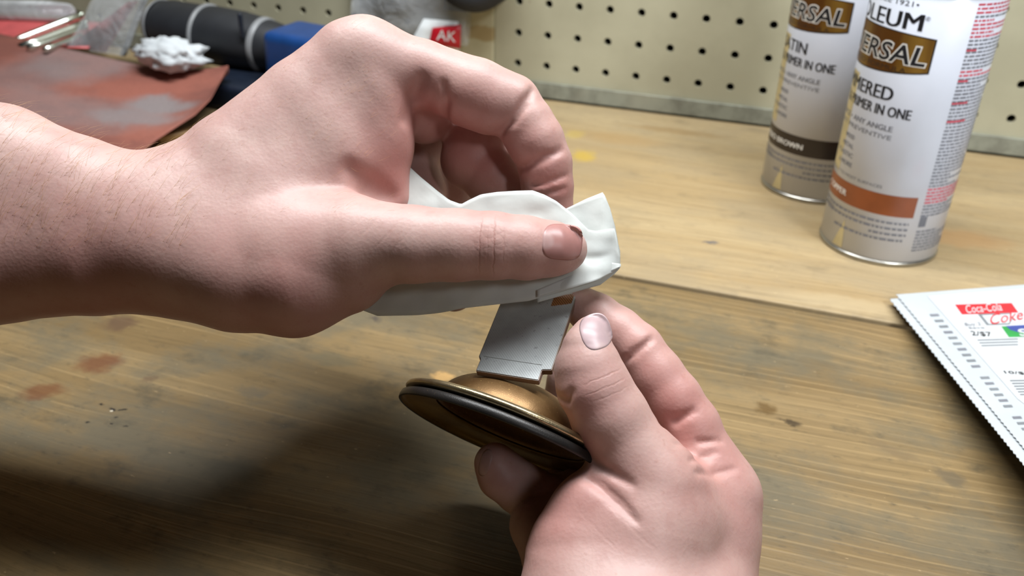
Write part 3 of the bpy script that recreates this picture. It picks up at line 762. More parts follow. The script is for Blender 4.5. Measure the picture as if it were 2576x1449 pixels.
# ================================================================ SPRAY CANS
def text_mesh(txt, bold=0.0, shear=0.0, spacing=1.0):
    cu = bpy.data.curves.new('t', 'FONT'); cu.body = txt; cu.size = 1.0; cu.offset = bold; cu.shear = shear; cu.space_character = spacing; cu.resolution_u = 3
    ob = bpy.data.objects.new('t', cu); COL.objects.link(ob)
    dg = bpy.context.evaluated_depsgraph_get(); me = bpy.data.meshes.new_from_object(ob.evaluated_get(dg))
    bpy.data.objects.remove(ob); bpy.data.curves.remove(cu)
    return me
def fit_text(txt, w, h, bold=0.0, shear=0.0, heavy=0.0):
    """bmesh of flat lettering, its box scaled to w x h mm (x from 0, y from 0)"""
    me = text_mesh(txt, bold, shear); bm = bmesh.new(); bm.from_mesh(me); bpy.data.meshes.remove(me)
    xs = [v.co.x for v in bm.verts]; ys = [v.co.y for v in bm.verts]
    x0, x1, y0, y1 = min(xs), max(xs), min(ys), max(ys)
    for v in bm.verts: v.co = ((v.co.x - x0) / (x1 - x0) * w, (v.co.y - y0) / (y1 - y0) * h, 0)
    if heavy:
        g = bmesh.ops.duplicate(bm, geom=bm.verts[:] + bm.edges[:] + bm.faces[:])
        bmesh.ops.translate(bm, verts=[e for e in g['geom'] if isinstance(e, bmesh.types.BMVert)], vec=(heavy, 0, 0))
    return bm
CAN_R = 33.0
def wrap(bm, az_right, z0, lift, sl=0.0):
    """bend a flat bmesh (mm; x along the arc with its right end at 0 after shifting) onto the can"""
    x1 = max(v.co.x for v in bm.verts); x0 = min(v.co.x for v in bm.verts)
    x = math.floor(x0) + 1.0
    while x < x1:
        bmesh.ops.bisect_plane(bm, geom=bm.verts[:] + bm.edges[:] + bm.faces[:], plane_co=(x, 0, 0), plane_no=(1, 0, 0)); x += 1.6
    for v in bm.verts:
        a = math.radians(az_right) + (v.co.x - x1) / CAN_R; z = z0 + v.co.y + sl * (v.co.x - x1)
        r = CAN_R + lift; v.co = (r * math.cos(a) * MM, r * math.sin(a) * MM, z * MM)
    bmesh.ops.triangulate(bm, faces=bm.faces[:])
    return bm_mesh('print', bm)
def rect(w, h):
    bm = bmesh.new(); bm.faces.new([bm.verts.new(q) for q in ((0, 0, 0), (w, 0, 0), (w, h, 0), (0, h, 0))]); return bm
INK = plain('black_ink', srgb(26, 28, 34), 0.4); INKG = plain('grey_ink', srgb(112, 114, 122), 0.45); INKR = plain('red_ink', srgb(196, 66, 84), 0.45)
INKW = plain('white_ink', srgb(232, 230, 224), 0.4)
CANW = plain('white_can_enamel', srgb(200, 204, 214), 0.3, 0.0, 0.03, 30, coat=0.3, coatr=0.15)
TIN = plain('tinplate', srgb(176, 174, 166), 0.3, 0.9, 0.1, 200)
def gold_mat():
    m = NT('gold_band'); co = m.coord(); n = m.noise(m.mapping(co, (60, 60, 8)), 1.0, 2)
    c = m.mix(m.ramp(n, 0.35, 0.65), srgb(150, 116, 48), srgb(104, 66, 24)); m.set(color=c, rough=0.34, metal=0.45); return m.m
GOLD = gold_mat(); GOLDP = plain('pale_gold_print', srgb(190, 174, 128), 0.45)
BRK = plain('dark_brown_ink', srgb(42, 32, 26), 0.35); COPPER = plain('copper_brown_ink', srgb(136, 72, 36), 0.35)
CAPC = plain('cap_plastic', srgb(120, 66, 36), 0.4); CAPB = plain('brown_cap_plastic', srgb(48, 36, 28), 0.4)
_prints = {}
def can(center, rot, word, colour, band, cap, label, wright):
    c = empty('spray_can'); tag(c, label, 'spray can', 'white spray cans standing on the bench')
    def part(name, me, mat, parent=c, smooth=True): return link(name, me, mat, parent, smooth)
    def lat(name, prof, mat, n=96):
        v, f = lathe(prof, n); me = mesh_np(name, v * MM, f); return part(name, me, mat)
    body = lat('body', [(31.6, 2.6), (33.0, 3.4), (33.0, 148.6), (32.0, 149.6)], CANW)
    lat('bottom_rim', [(0.01, 4), (26, 4), (30.5, 0.2), (32.4, 0.0), (33.3, 0.7), (33.5, 1.6), (33.2, 2.6), (31.5, 3.0)], TIN)
    lat('shoulder', [(33.3, 148.8), (33.6, 149.8), (33.2, 151.2), (31.8, 152.0), (28, 158), (20, 163.5), (15, 165), (14.4, 168), (13, 168.2), (0.01, 168.2)], TIN)
    lat('cap', [(27.5, 159.2), (28.6, 160), (28.4, 190), (27, 193), (0.01, 194)], cap)
    def put(key, maker, az, z0, lift, mat, sl=0.0, name='lettering'):
        kk = (key, az, z0, lift, sl)
        if kk not in _prints: _prints[kk] = wrap(maker(), az, z0, lift, sl)
        o = part(name, _prints[kk].copy(), mat, body, False); return o
    T = lambda t, w, h, b=0.0, s=0.0, hv=0.0: (lambda: fit_text(t, w, h, b, s, hv))
    D = math.radians(1) * CAN_R
    put('since', T('SINCE 1921•', 30, 2.6), -110, 141.5, 0.10, INK)
    put('brand', T('RUST-OLEUM', 84, 8.2, 0, 0, 0.8), -103, 130.4, 0.10, INK); put('reg', T('®', 2.2, 2.2), -98.5, 135.8, 0.10, INK)
    # banner: dark outline, gold field, white outlined word
    def banner(w, h, dip):
        def mk():
            bm = bmesh.new(); n = 24; tv = []; bv = []
            for i in range(n + 1):
                x = w * i / n; q = (2 * i / n - 1)
                tv.append(bm.verts.new((x, h - 0.6 * 0 + 2.2 * (1 - q * q), 0))); bv.append(bm.verts.new((x, -dip * (1 - q * q), 0)))
            for i in range(n): bm.faces.new((bv[i], bv[i + 1], tv[i + 1], tv[i]))
            return bm
        return mk
    put('ban_b', banner(88, 17.4, 3.6), -89.0, 110.0, 0.06, INK, name='banner_outline')
    put('ban', banner(86.4, 16.2, 3.6), -90.4, 110.6, 0.10, GOLD, name='banner')
    put('uni_w', T('UNIVERSAL', 79, 10.9, 0.055, 0.12), -92.6, 112.6, 0.15, INKW); put('uni', T('UNIVERSAL', 77.6, 9.6, 0.016, 0.12), -93.8, 113.2, 0.20, INK)
    put('adv', T('ADVANCED FORMULA', 54, 2.6, 0.0), -108, 108.7, 0.15, BRK)
    put('word' + word, T(word, wright[1], 7.0, 0, 0, 0.6), wright[0], 93.4, 0.10, INK)
    put('pp', T('PAINT & PRIMER IN ONE', 62, 5.4, 0, 0, 0.45), -94.3, 85.2, 0.10, INK)
    put('any', T('ANY SURFACE • ANY ANGLE', 60, 2.9, 0, 0, 0.25), -107, 77.4, 0.10, INKG); put('prev', T('RUST PREVENTIVE', 44, 2.5), -106.5, 72.8, 0.10, INKG)
    for i, t in enumerate(('WOOD', 'METAL', 'PLASTIC', '& MORE')):
        put('use%d' % i, T(t, 2.3 * len(t), 2.5, 0, 0, 0.2), -143.5 + i * 1.5, 66.6 - 5.1 * i, 0.10, INKG)
    put('gold', lambda: rect(11, 56), -158, 46, 0.05, GOLDP, name='gold_strip')
    if word == 'HAMMERED': put('app', T('APPLIES DIRECTLY TO MOST SURFACES', 56, 1.7), -104, 45.6, 0.10, INKG)
    put('band' + colour, lambda: rect(96, 12.2), -69.5, 30.6, 0.06, band, name='colour_band')
    put('col' + colour, T(colour, 3.3 * len(colour), 3.4, 0, 0, 0.3), -138 if colour == 'COPPER' else -112, 34.6, 0.11, INKW)
    # small print below the band
    for i, (w, az, g) in enumerate(((62, -72, 0), (60, -72, 0), (20, -72, 0), (42, -74, 0))):
        z = 26.0 - 3.4 * i
        x = 0.0; rr = random.Random(100 + i)
        def row(w=w, rr=rr):
            bm = bmesh.new(); x = 0.0
            while x < w:
                ww = rr.uniform(1.2, 4.0); ww = min(ww, w - x)
                q = [bm.verts.new(k) for k in ((x, 0, 0), (x + ww, 0, 0), (x + ww, 1.25, 0), (x, 1.25, 0))]; bm.faces.new(q); x += ww + 0.7
            return bm
        put('fine%d' % i, row, az, z, 0.10, INKG, name='small_print')
    put('tri', lambda: tri(7.5, 17), -129, 4.2, 0.08, GOLDP, name='gold_wedge')
    put('danger', T('DANGER!', 16, 3.0), -152, 22, 0.10, INKG)
    # side panel of fine print
    z = 144.5; k = 0; rr = random.Random(5)
    while z > 8:
        red = (k < 9 and k != 3) or k in (17, 18) or (43 < z < 47) or (38 < z < 42)
        start = 0 if k % 7 else 0
        w = 44 if rr.random() < 0.75 else rr.uniform(12, 36)
        def row(w=w, rr=random.Random(k)):
            bm = bmesh.new(); x = 0.0
            while x < w:
                ww = min(rr.uniform(1.0, 4.4), w - x)
                q = [bm.verts.new(kq) for kq in ((x, 0, 0), (x + ww, 0, 0), (x + ww, 1.0, 0), (x, 1.0, 0))]; bm.faces.new(q); x += ww + 0.6
            return bm
        if not (23 < z < 31):
            put('side%d' % k, row, -62.5 + math.degrees(w / CAN_R), z, 0.10, INKR if red else INKG, name='small_print')
        if k in (12, 20, 26, 31): put('sider%d' % k, lambda: rect(6 + k % 4 * 2, 1.2), -62.5 + math.degrees((6 + k % 4 * 2) / CAN_R), z + 1.1, 0.10, INKR, name='small_print')
        z -= 1.95; k += 1
    put('emb', lambda: rect(4.4, 6.2), -54.5, 25, 0.10, INKG, name='emblem')
    c.location = (center[0] * MM, center[1] * MM, 0); c.rotation_euler = (0, 0, math.radians(rot))
    return c
def tri(w, h):
    bm = bmesh.new(); bm.faces.new([bm.verts.new(q) for q in ((0, 0, 0), (w, 0, 0), (w * 0.75, h, 0))]); return bm
can((290, -188.5), 0, 'HAMMERED', 'COPPER', COPPER, CAPC, 'white spray paint can with copper brown band, the nearer one beside the flyer', (-113.5, 50))
can((249, -113), 3.5, 'SATIN', 'ESPRESSO BROWN', BRK, CAPB, 'white spray paint can with dark brown band, partly behind the nearer can', (-128, 26))


# ================================================================ FLYER
def plane3(a, b, c):
    n_ = unit(np.cross(b - a, c - a))
    def on(px, py, lift=0.0):
        d = ray(px, py); t = ((a + lift * n_ * (1 if n_[2] > 0 else -1) - CAM) @ n_) / (d @ n_); return CAM + t * d
    return on, (n_ if n_[2] > 0 else -n_)
NEWS = plain('newsprint', srgb(172, 177, 180), 0.7, 0, 0.04, 40); WHITEP = plain('white_coupon', srgb(186, 189, 191), 0.6, 0, 0.02)
REDP = plain('flyer_red', srgb(184, 30, 42), 0.5); GREENP = plain('flyer_green', srgb(40, 140, 66), 0.5); BLUEP = plain('flyer_blue', srgb(52, 70, 140), 0.5); GREYP = plain('flyer_grey', srgb(112, 116, 120), 0.6)
fa, fb, fc = onz(2246, 748, 3.5), onz(2576, 1168, 20), onz(2576, 716, 7)
flyer, fn = plane3(fa, fb, fc)
fly = empty('flyer'); tag(fly, 'white printed coupon flyer with serrated edge lying at the right of the bench', 'flyer')
def poly_px(name, pts, lift, mat, parent, on=flyer, th=0.0):
    bm = bmesh.new(); f = bm.faces.new([bm.verts.new(tuple(on(x, y, lift) * MM)) for x, y in pts])
    bm.normal_update()
    if f.normal @ Vector(fn) < 0: f.normal_flip()
    bmesh.ops.triangulate(bm, faces=bm.faces[:])
    o = link(name, bm_mesh(name, bm), mat, parent, False)
    if th:
        md = o.modifiers.new('thickness', 'SOLIDIFY'); md.thickness = th * MM; md.offset = -1
    return o
def saw(p0, p1, n, amp):
    p0, p1 = np.array(p0, float), np.array(p1, float); d = p1 - p0; nn = np.array([-d[1], d[0]]) / np.hypot(*d)
    return [tuple(p0 + d * i / n + nn * (amp if i % 2 else 0)) for i in range(n + 1)]
f_a, f_b = flyer(2240, 752), flyer(2253, 741, 0.7)
e1 = unit(flyer(2576, 1168) - f_a); e2 = unit(flyer(2576, 716) - flyer(2253, 741))
fpx = lambda P: pixel(P)[:2]
def flyer_outline(o, la, wi, n, amp): return saw(fpx(o), fpx(o + e1 * la), n, amp) + [fpx(o + e1 * la + e2 * wi), fpx(o + e2 * wi)]
poly_px('sheet', flyer_outline(f_a, 215, 150, 150, 3.0), 0.0, NEWS, fly, th=0.25)
top_sheet = poly_px('sheet', flyer_outline(f_b, 213, 147, 150, -2.6), 0.7, NEWS, fly, th=0.15)
poly_px('coupon', [(2334, 745), fpx(f_b + e2 * 140 + e1 * 5), fpx(f_b + e2 * 140 + e1 * 205), fpx(f_b + e1 * 205 + e2 * 34), (2560, 1003)], 0.9, WHITEP, top_sheet)
poly_px('logo', [(2402, 766), (2545, 762), (2562, 786), (2420, 791)], 1.0, REDP, top_sheet)
poly_px('logo', [(2519, 821), (2600, 818), (2620, 846), (2538, 848)], 1.0, GREENP, top_sheet)
poly_px('logo', [(2530, 820), (2600, 816), (2606, 830), (2562, 836), (2542, 830)], 1.05, BLUEP, top_sheet)
poly_px('frame', [(2460, 790), (2540, 787), (2548, 800), (2540, 816), (2482, 818)], 0.98, GREYP, top_sheet)
poly_px('frame', [(2470, 793), (2540, 790), (2546, 800), (2538, 813), (2488, 815)], 0.99, WHITEP, top_sheet)
def text_px(txt, p0, pr, pu, lift, mat, parent, bold=0.0, shear=0.0, on=flyer, name='lettering'):
    """flat lettering: lower-left pixel, lower-right pixel, upper-left pixel"""
    bm = fit_text(txt, 1.0, 1.0, bold, shear); a = on(*p0, lift); r = on(*pr, lift) - a; u = on(*pu, lift) - a
    for v in bm.verts: v.co = Vector((a + v.co.x * r + v.co.y * u) * MM)
    return link(name, bm_mesh(name, bm), mat, parent, False)
text_px('Coca-Cola', (2434, 788), (2524, 781), (2424, 768), 1.1, WHITEP, top_sheet, 0.0, 0.4)
text_px('Coke', (2494, 817), (2578, 802), (2486, 792), 1.12, REDP, top_sheet, 0.0, 0.4)
text_px('S', (2567, 846), (2588, 844), (2558, 828), 1.12, WHITEP, top_sheet, 0.03)
text_px('2/$7', (2446, 845), (2498, 848), (2440, 832), 1.1, INK, top_sheet, 0.01)
text_px('Buy 2', (2430, 822), (2470, 820), (2426, 812), 1.1, INKG, top_sheet); text_px('Save', (2438, 827), (2478, 826), (2435, 822), 1.1, INKG, top_sheet)
text_px('10/$', (2530, 940), (2580, 943), (2524, 932), 1.1, INK, top_sheet, 0.01)
for i in range(3): poly_px('small_print', [(2458 + 5 * i, 854 + 7 * i), (2560, 851 + 7 * i), (2562, 854 + 7 * i), (2460 + 5 * i, 857 + 7 * i)], 1.0, GREYP, top_sheet)
for i in range(6): poly_px('small_print', [(2540 + 5 * i, 956 + 7 * i), (2600, 955 + 7 * i), (2602, 958 + 7 * i), (2542 + 5 * i, 959 + 7 * i)], 1.0, GREYP, top_sheet)
rr = random.Random(3)
for i in range(26):
    t = i / 26; x, y = 2338 + 300 * t, 790 + 372 * t
    if rr.random() < 0.85: poly_px('small_print', [(x, y), (x + 22, y - 1), (x + 26, y + 5), (x + 4, y + 6)], 0.85, GREYP if i % 3 else INKG, top_sheet)

# ================================================================ SANDPAPER
def sand_mat():
    m = NT('worn_red_sandpaper'); co = m.coord(); n = m.noise(m.mapping(co, (1, 1.6, 1)), 14, 5, 0.6); g = m.noise(co, 900, 2)
    c = m.mix(m.ramp(n, 0.35, 0.6), srgb(150, 92, 78), srgb(128, 80, 70))
    cw = m.vmath('ADD', co, m.vmath('SCALE', m.vmath('SUBTRACT', m.noise(co, 22, 4, 0.6, out=1), (0.5, 0.5, 0.5)), 0.05))
    for (x, y, rx, ry, am) in ((200, 165, 70, 34, 0.55), (160, 250, 110, 26, 0.45), (395, 248, 38, 13, 0.9), (330, 268, 46, 12, 0.7), (60, 190, 60, 30, 0.35)):
        p = onz(x, y, 18)
        d = m.vmath('LENGTH', m.vmath('MULTIPLY', m.vmath('SUBTRACT', cw, tuple(p * MM)), (1000 / rx, 1000 / ry / 1.3, 0)))
        c = m.mix(m.ramp(d, 0.4, 1.1, am, 0), c, srgb(132, 126, 126))
    c = m.mix(m.ramp(g, 0.4, 0.75, 0, 0.25), c, srgb(70, 48, 44))
    m.set(color=c, rough=0.8, spec=0.25); m.bump(g, 0.25, 0.0004); return m.m
def px_sheet(name, top, bot, nu, nv, mat, parent=None, sag=0.0, th=0.3):
    """sheet between two edges given as (px, py, z height mm)"""
    T_ = np.array(top, float); B_ = np.array(bot, float)
    tt = np.linspace(0, 1, len(T_)); tb = np.linspace(0, 1, len(B_)); vs_ = []; fs = []
    for i in range(nu):
        u = i / (nu - 1)
        a = onz(*[np.interp(u, tt, T_[:, k]) for k in range(3)]); b = onz(*[np.interp(u, tb, B_[:, k]) for k in range(3)])
        for j in range(nv):
            v = j / (nv - 1); p = a + (b - a) * v; p = p - np.array([0, 0, sag * math.sin(math.pi * v) * (0.4 + 0.6 * u)])
            vs_.append(p * MM)
    for i in range(nu - 1):
        for j in range(nv - 1):
            k = i * nv + j; fs.append((k, k + 1, k + nv + 1, k + nv))
    o = link(name, mesh_np(name, vs_, fs), mat, parent)
    md = o.modifiers.new('thickness', 'SOLIDIFY'); md.thickness = th * MM; md.offset = 0
    return o
sp = px_sheet('sandpaper', [(-260, 48, 30), (-120, 68, 28), (0, 85, 27), (90, 106, 26), (180, 126, 25), (300, 153, 24), (400, 172, 23), (460, 176, 25), (520, 174, 29), (574, 165, 35)],
              [(-260, 390, 6), (-100, 420, 5), (60, 440, 5), (180, 440, 5), (352, 386, 6), (395, 352, 9), (440, 322, 12), (490, 290, 17), (530, 250, 24), (572, 170, 34.5)], 60, 24, sand_mat(), None, 5.0, 0.4)
tag(sp, 'curled reddish-brown sandpaper sheet with grey worn patches behind the forearm', 'sandpaper')

# ================================================================ POWER TOOL
RUB = plain('black_rubber', srgb(34, 36, 40), 0.55); GREYPL = plain('light_grey_plastic', srgb(128, 130, 132), 0.45); BLUE = plain('blue_plastic', srgb(24, 62, 118), 0.35); NAVY = plain('dark_navy_plastic', srgb(22, 30, 44), 0.4)
tool = empty('power_tool'); tag(tool, 'black and grey handheld power tool with blue housing lying by the pegboard', 'power tool')
t0, t1 = ony(400, 62, -62), ony(850, 150, -82); ta = unit(t1 - t0); tl = float(np.linalg.norm(t1 - t0))
tx = unit(np.cross([0, 0, 1], ta)); ty = np.cross(ta, tx)
def tool_lathe(name, prof, mat, n=48, sq=1.0):
    v, f = lathe(prof, n); me = mesh_np(name, [(t0 + p[0] * tx + p[1] * ty * sq + p[2] * ta) * MM for p in v], f)
    bm = bmesh.new(); bm.from_mesh(me); bmesh.ops.recalc_face_normals(bm, faces=bm.faces); bm.to_mesh(me); bm.free()
    return link(name, me, mat, tool)
tool_lathe('grip', [(0.01, -8), (8, -7), (16, -2), (21, 6), (23, 16), (23.4, 50), (24.0, 54)], RUB)
tool_lathe('end_shell', [(0.01, -10.5), (9, -9.5), (17, -4.2), (21.8, 2.5), (22.4, 4.0), (21.0, 4.2), (16, -1.8), (8, -6.8)], GREYPL)
tool_lathe('seam_ring', [(23.6, 53), (25.2, 53.6), (25.4, 56), (23.8, 57)], GREYPL)
tool_lathe('barrel', [(23.8, 56.5), (24.4, 62), (24.2, 90), (22.6, 108), (20.5, 124), (18, 136), (14, 142), (0.01, 142)], RUB)
tool_lathe('collar_ring', [(22.0, 112), (23.0, 113), (22.2, 117), (20.6, 118)], GREYPL)
bmv = box_bm(-3.2, 3.2, -2, 2, 0, 24, 1.2)
def tool_box(name, bm, org, a, b, c, mat):
    o = link(name, bm_mesh(name, bm), mat, None); frame_obj(o, org, a, b, c); mw = o.matrix_world.copy(); o.parent = tool; o.matrix_world = mw; return o
so = ony(606, 62, -96)
tool_box('slide_switch', box_bm(-1.6, 1.6, -1.6, 1.6, -11, 9, 1.2), so, ta, tx, ty, NAVY)
# blue housing and foot
hb = ony(775, 150, -92)
tool_box('housing', box_bm(-26, 60, -24, 24, -32, 24, 8, 4), hb, ta, tx, ty, BLUE)
fo = ony(590, 262, -104); fo[2] = 0
foot = tool_box('foot', box_bm(-24, 70, -26, 22, 0.3, 22, 5, 3), fo, ta * np.array([1, 1, 0]) / np.linalg.norm(ta[:2]), unit(np.cross([0, 0, 1], ta)), np.array([0, 0, 1.0]), NAVY)
link('foot_edge', bm_mesh('foot_edge', box_bm(-23, 69, 19.6, 21.6, 21.2, 22.8, 0.6, 2)), BLUE, foot)

# ================================================================ PACKAGING AND SMALL THINGS AT THE LEFT
def film_mat(name, amt=0.24, tint=(0.92, 0.95, 0.97)):
    m = NT(name); co = m.coord(); m.set(color=(0.85, 0.88, 0.9), rough=0.16, spec=0.6)
    m.bump(m.noise(co, 45, 3, 0.6, 0.6), 0.6, 0.006)
    tr = m.node('ShaderNodeBsdfTransparent'); tr.inputs[0].default_value = (*tint, 1)
    fr = m.node('ShaderNodeFresnel'); fr.inputs[0].default_value = 1.45
    f = m.math('ADD', fr.outputs[0], amt, clamp=True)
    mx = m.node('ShaderNodeMixShader'); m.t.links.new(f, mx.inputs[0]); m.t.links.new(tr.outputs[0], mx.inputs[1]); m.t.links.new(m.bsdf.outputs[0], mx.inputs[2]); m.t.links.new(mx.outputs[0], m.out.inputs[0])
    return m.m
FILM = film_mat('clear_plastic_film'); FILM2 = film_mat('smoky_clear_plastic', 0.3, (0.72, 0.78, 0.82))
REDC = plain('red_card', srgb(206, 92, 92), 0.5); CHROME = plain('chrome', srgb(224, 230, 220), 0.26, 1.0, 0.03)
def quad_sheet(name, c4, n, mat, parent, wob=0.0, seed=0.0, th=0.2, bulge=0.0):
    """bilinear sheet of four world corners (mm)"""
    A, B_, C, D_ = [np.array(c, float) for c in c4]; nrm = unit(np.cross(B_ - A, D_ - A)); vs_ = []; fs = []
    for i in range(n + 1):
        for j in range(n + 1):
            u, v = i / n, j / n; p = (1 - u) * (1 - v) * A + u * (1 - v) * B_ + u * v * C + (1 - u) * v * D_
            w_ = wob * (noise.noise(Vector((u * 3 + seed, v * 3, seed))) + 0.5 * noise.noise(Vector((u * 8 + seed, v * 8, 2)))) + bulge * math.sin(math.pi * u) * math.sin(math.pi * v)
            vs_.append((p + nrm * w_) * MM)
    for i in range(n):
        for j in range(n):
            k = i * (n + 1) + j; fs.append((k, k + n + 1, k + n + 2, k + 1))
    o = link(name, mesh_np(name, vs_, fs), mat, parent)
    if th:
        md = o.modifiers.new('thickness', 'SOLIDIFY'); md.thickness = th * MM; md.offset = 0
    return o
bp = empty('blister_pack'); tag(bp, 'flat red-carded blister pack with clear plastic tray under the chrome tubes', 'packaging')
quad_sheet('card', [ony(-90, 32, -26), ony(262, 58, -26), ony(222, 122, -90), ony(-90, 112, -90)], 6, REDC, bp, 0.8, 1, 0.8)
def tray():
    bm = bmesh.new(); rings = []
    base = [ony(-80, 32, -30), ony(120, 36, -26), ony(196, 46, -26), ony(196, 56, -34), ony(-80, 52, -42)]
    cen = sum(base) / 5
    for sc, hz in ((1.0, 0.5), (1.02, 2), (0.97, 12), (0.9, 14)):
        rings.append([bm.verts.new(tuple((cen + (p - cen) * sc + np.array([0, 0, hz])) * MM)) for p in base])
    for a, b in zip(rings[:-1], rings[1:]):
        for k in range(5): bm.faces.new((a[k], a[(k + 1) % 5], b[(k + 1) % 5], b[k]))
    bm.faces.new(rings[-1]); bmesh.ops.recalc_face_normals(bm, faces=bm.faces)
    bmesh.ops.bevel(bm, geom=bm.edges[:], offset=1.2 * MM, segments=2, affect='EDGES')
    return bm_mesh('tray', bm)
link('tray', tray(), FILM2, bp)
tubes = [((60, 98), (207, 40), -84, -36, 3.6), ((96, 106), (216, 62), -92, -44, 3.6), ((112, 111), (217, 73), -99, -50, 3.2), ((138, 119), (205, 92), -104, -66, 2.6)]
lab = ['topmost chrome tube lying across the red card', 'second chrome tube down of those on the red card', 'third chrome tube down, half behind the sandpaper edge', 'lowest and shortest chrome tube by the sandpaper edge']
for (a, b, ya, yb, r_), lb in zip(tubes, lab):
    pa, pb = ony(*a, ya) + np.array([0, 0, 1.0]), ony(*b, yb) + np.array([0, 0, 1.0])
    rod = empty('chrome_tube'); tag(rod, lb, 'tube', 'chrome tubes on the red card')
    ex = [pa + (pb - pa) * t for t in (-0.35, 0.0, 0.5, 0.7, 0.99)]
    v_, f_ = tube(ex, r_, 20); link('shaft', mesh_np('shaft', v_, f_), CHROME, rod)
    v_, f_ = tube([pa + (pb - pa) * t for t in (0.985, 0.99, 1.005, 1.01)], [r_ * 0.9, r_ * 1.05, r_ * 1.05, r_ * 0.8], 20); link('end_cap', mesh_np('end_cap', v_, f_), CHROME, rod)
bag = empty('plastic_bag'); tag(bag, 'clear plastic bag with a red card inside, leaning left of the power tool', 'plastic bag')
b4 = [ony(162, 118, -88), ony(312, 142, -86), ony(378, -30, -66), ony(250, -30, -60)]
quad_sheet('film', b4, 14, FILM, bag, 3.0, 3.3, 0.0, 3.0)
b5 = [p + np.array([0.5, 5.0, 0]) for p in b4]; quad_sheet('film', b5, 14, FILM, bag, 2.0, 8.3, 0.0, -2.0)
red4 = [ony(172, 116, -86), ony(266, 132, -84), ony(345, 2, -66), ony(322, 6, -66)]
quad_sheet('card', red4, 4, REDC, bag, 0.0, 0, 0.5)
quad_sheet('seal_strip', [ony(300, 140, -86), ony(316, 142, -86), ony(382, -30, -66), ony(366, -30, -66)], 6, FILM2, bag, 0.8, 5, 0.3)
def crumple(name, c, ax, seed, mat, amp=0.2):
    bm = bmesh.new(); bmesh.ops.create_icosphere(bm, subdivisions=4, radius=1.0)
    for v in bm.verts:
        d = v.co.normalized(); q = d * 1.7 + Vector((seed, seed, 0))
        r = 1 + amp * (abs(noise.noise(q)) * 1.6 - 0.4) + 0.42 * (abs(noise.noise(q * 1.9 + Vector((3, 1, 7)))) - 0.2) - 0.25 * max(0, noise.noise(q * 1.2))
        v.co = Vector(((c[0] + d.x * r * ax[0]) * MM, (c[1] + d.y * r * ax[1]) * MM, max(c[2] + d.z * r * ax[2], 0.4) * MM))
    return bm_mesh(name, bm)
tis = link('crumpled_tissue', crumple('tissue', ony(428, 138, -118), (31, 17, 13), 4.2, plain('white_tissue', srgb(198, 203, 206), 0.75, 0, 0.03)), None)
tis.data.materials.append(bpy.data.materials['white_tissue'])
tag(tis, 'crumpled white tissue wedged between the sandpaper and the power tool', 'tissue')
scr = link('wood_scrap', bm_mesh('scrap', box_bm(-20, 20, -6, 6, 0.2, 6, 1.5)), WOODL, None); scr.location = V(onz(462, 345, 0)); scr.rotation_euler = (0, 0, 1.0)
tag(scr, 'small pale wood scrap under the sandpaper edge by the wrist', 'wood scrap')

# ---- things hanging on the pegboard
hb_ = empty('hanging_bag'); tag(hb_, 'clear plastic bag with red label hanging on the pegboard above the knuckle', 'plastic bag')
h4 = [ony(884, 66, -14), ony(1172, 118, -20), ony(1190, -120, -12), ony(880, -150, -8)]
quad_sheet('film', h4, 18, FILM, hb_, 5.0, 1.7, 0.0, 5.0); quad_sheet('film', [p + np.array([0, 6, 0]) for p in h4], 12, FILM, hb_, 3.0, 6.1, 0.0, -2.0)
WLAB = plain('white_label', srgb(236, 240, 240), 0.4); RLAB = plain('red_label', srgb(206, 30, 46), 0.4); BLAB = plain('blue_grey_print', srgb(96, 116, 140), 0.4)
def wall_quad(name, pts, y, mat, parent): 
    return quad_sheet(name, [ony(a, b, y) for a, b in pts], 3, mat, parent, 0, 0, 0.2)
wall_quad('label', [(1020, 128), (1156, 140), (1152, 54), (1066, 47)], -22, WLAB, hb_)
rlab = wall_quad('label', [(1078, 112), (1158, 122), (1160, 62), (1088, 70)], -24.5, RLAB, hb_)
wall_quad('insert', [(1114, 26), (1182, 30), (1186, -60), (1118, -60)], -12, BLAB, hb_)
on_w = lambda x, y, l: ony(x, y, -25.0 - l)
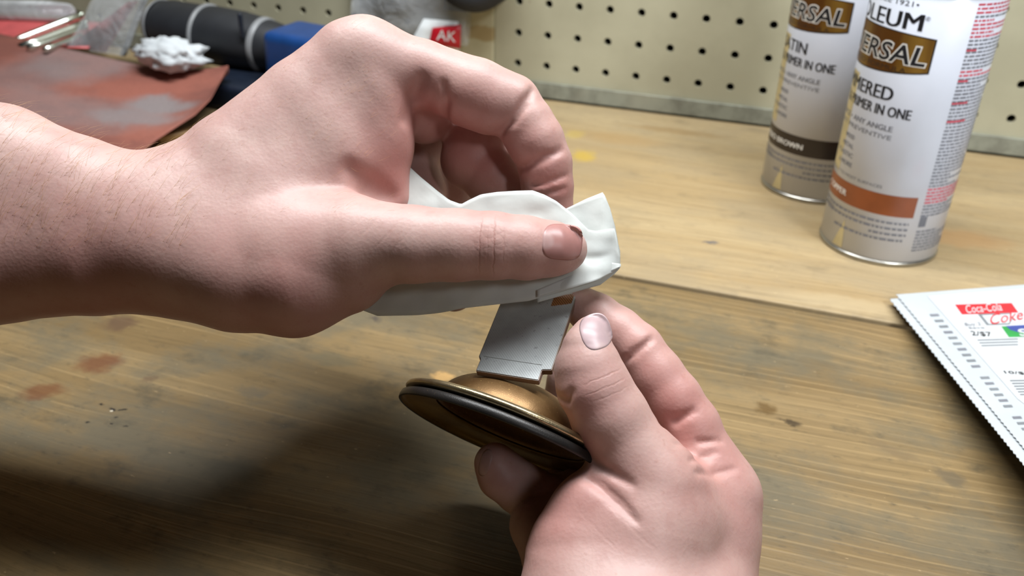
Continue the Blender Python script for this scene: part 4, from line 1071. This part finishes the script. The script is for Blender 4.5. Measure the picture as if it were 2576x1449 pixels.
text_px('AK', (1098, 100), (1146, 106), (1100, 74), 0.3, WLAB, rlab, 0.0, 0.0, on_w)
def roll():
    v, f = lathe([(14, -11), (34, -11), (35, -9), (35, 9), (34, 11), (14, 11)], 64, True); return v, f
rc = ony(1196, 26, -26) + np.array([0, 0, 35.0]); v_, f_ = roll()
tr_ = empty('tape_roll'); tag(tr_, 'black round tape roll hanging on the pegboard at the top edge', 'tape')
link('roll', mesh_np('roll', [(rc + np.array([p[0], p[2], p[1]])) * MM for p in v_], f_), RUB, tr_)
v_, f_ = tube([rc + np.array([0, 24, 14.0]), rc + np.array([0, -14, 13.0]), rc + np.array([0, -17, 18.0])], 2.0, 10); link('peg_hook', mesh_np('hook', v_, f_), CHROME, tr_)

# ================================================================ HAIR ON THE FOREARM
def hairs(hand, n, region, seed, parent, mat, dirpx, lmin, lmax, r=0.045):
    rg = random.Random(seed); parts = []
    k = 0
    while k < n:
        x = rg.uniform(region[0], region[1]); y = rg.uniform(region[2], region[3]); k += 1
        s_ = hand.snap(x, y)
        if s_ is None: continue
        p = at(x, y, s_); nr = hand.normal(np.array([p], np.float32))[0]
        if nr @ FWD > 0.15: continue
        a = rg.gauss(0, 0.2); dx, dy = dirpx; c_, s2 = math.cos(a), math.sin(a); dx, dy = dx * c_ - dy * s2, dx * s2 + dy * c_
        t = unit(dx * RIGHT + dy * DOWN); t = unit(t - (t @ nr) * nr + 0.16 * nr)
        L = rg.uniform(lmin, lmax); pts = [p - nr * 0.2, p + t * L * 0.5 + nr * 0.1 * L * 0.4, p + t * L - nr * 0.06 * L]
        parts.append(tube(pts, [r, r * 0.8, r * 0.25], 3, False))
    v_, f_ = merge(parts)
    o = link('hair', mesh_np('hair', v_, f_), mat, parent); o['kind'] = 'stuff'; return o
HAIRM = plain('brown_arm_hair', srgb(196, 152, 104), 0.4, 0, 0.4, 300)
hairs(LH, 430, (-60, 470, 250, 640), 2, lh, HAIRM, (0.55, -0.8), 6, 12, 0.03)
hairs(LH, 140, (470, 1000, 60, 560), 3, lh, HAIRM, (0.75, -0.65), 3, 6, 0.022)
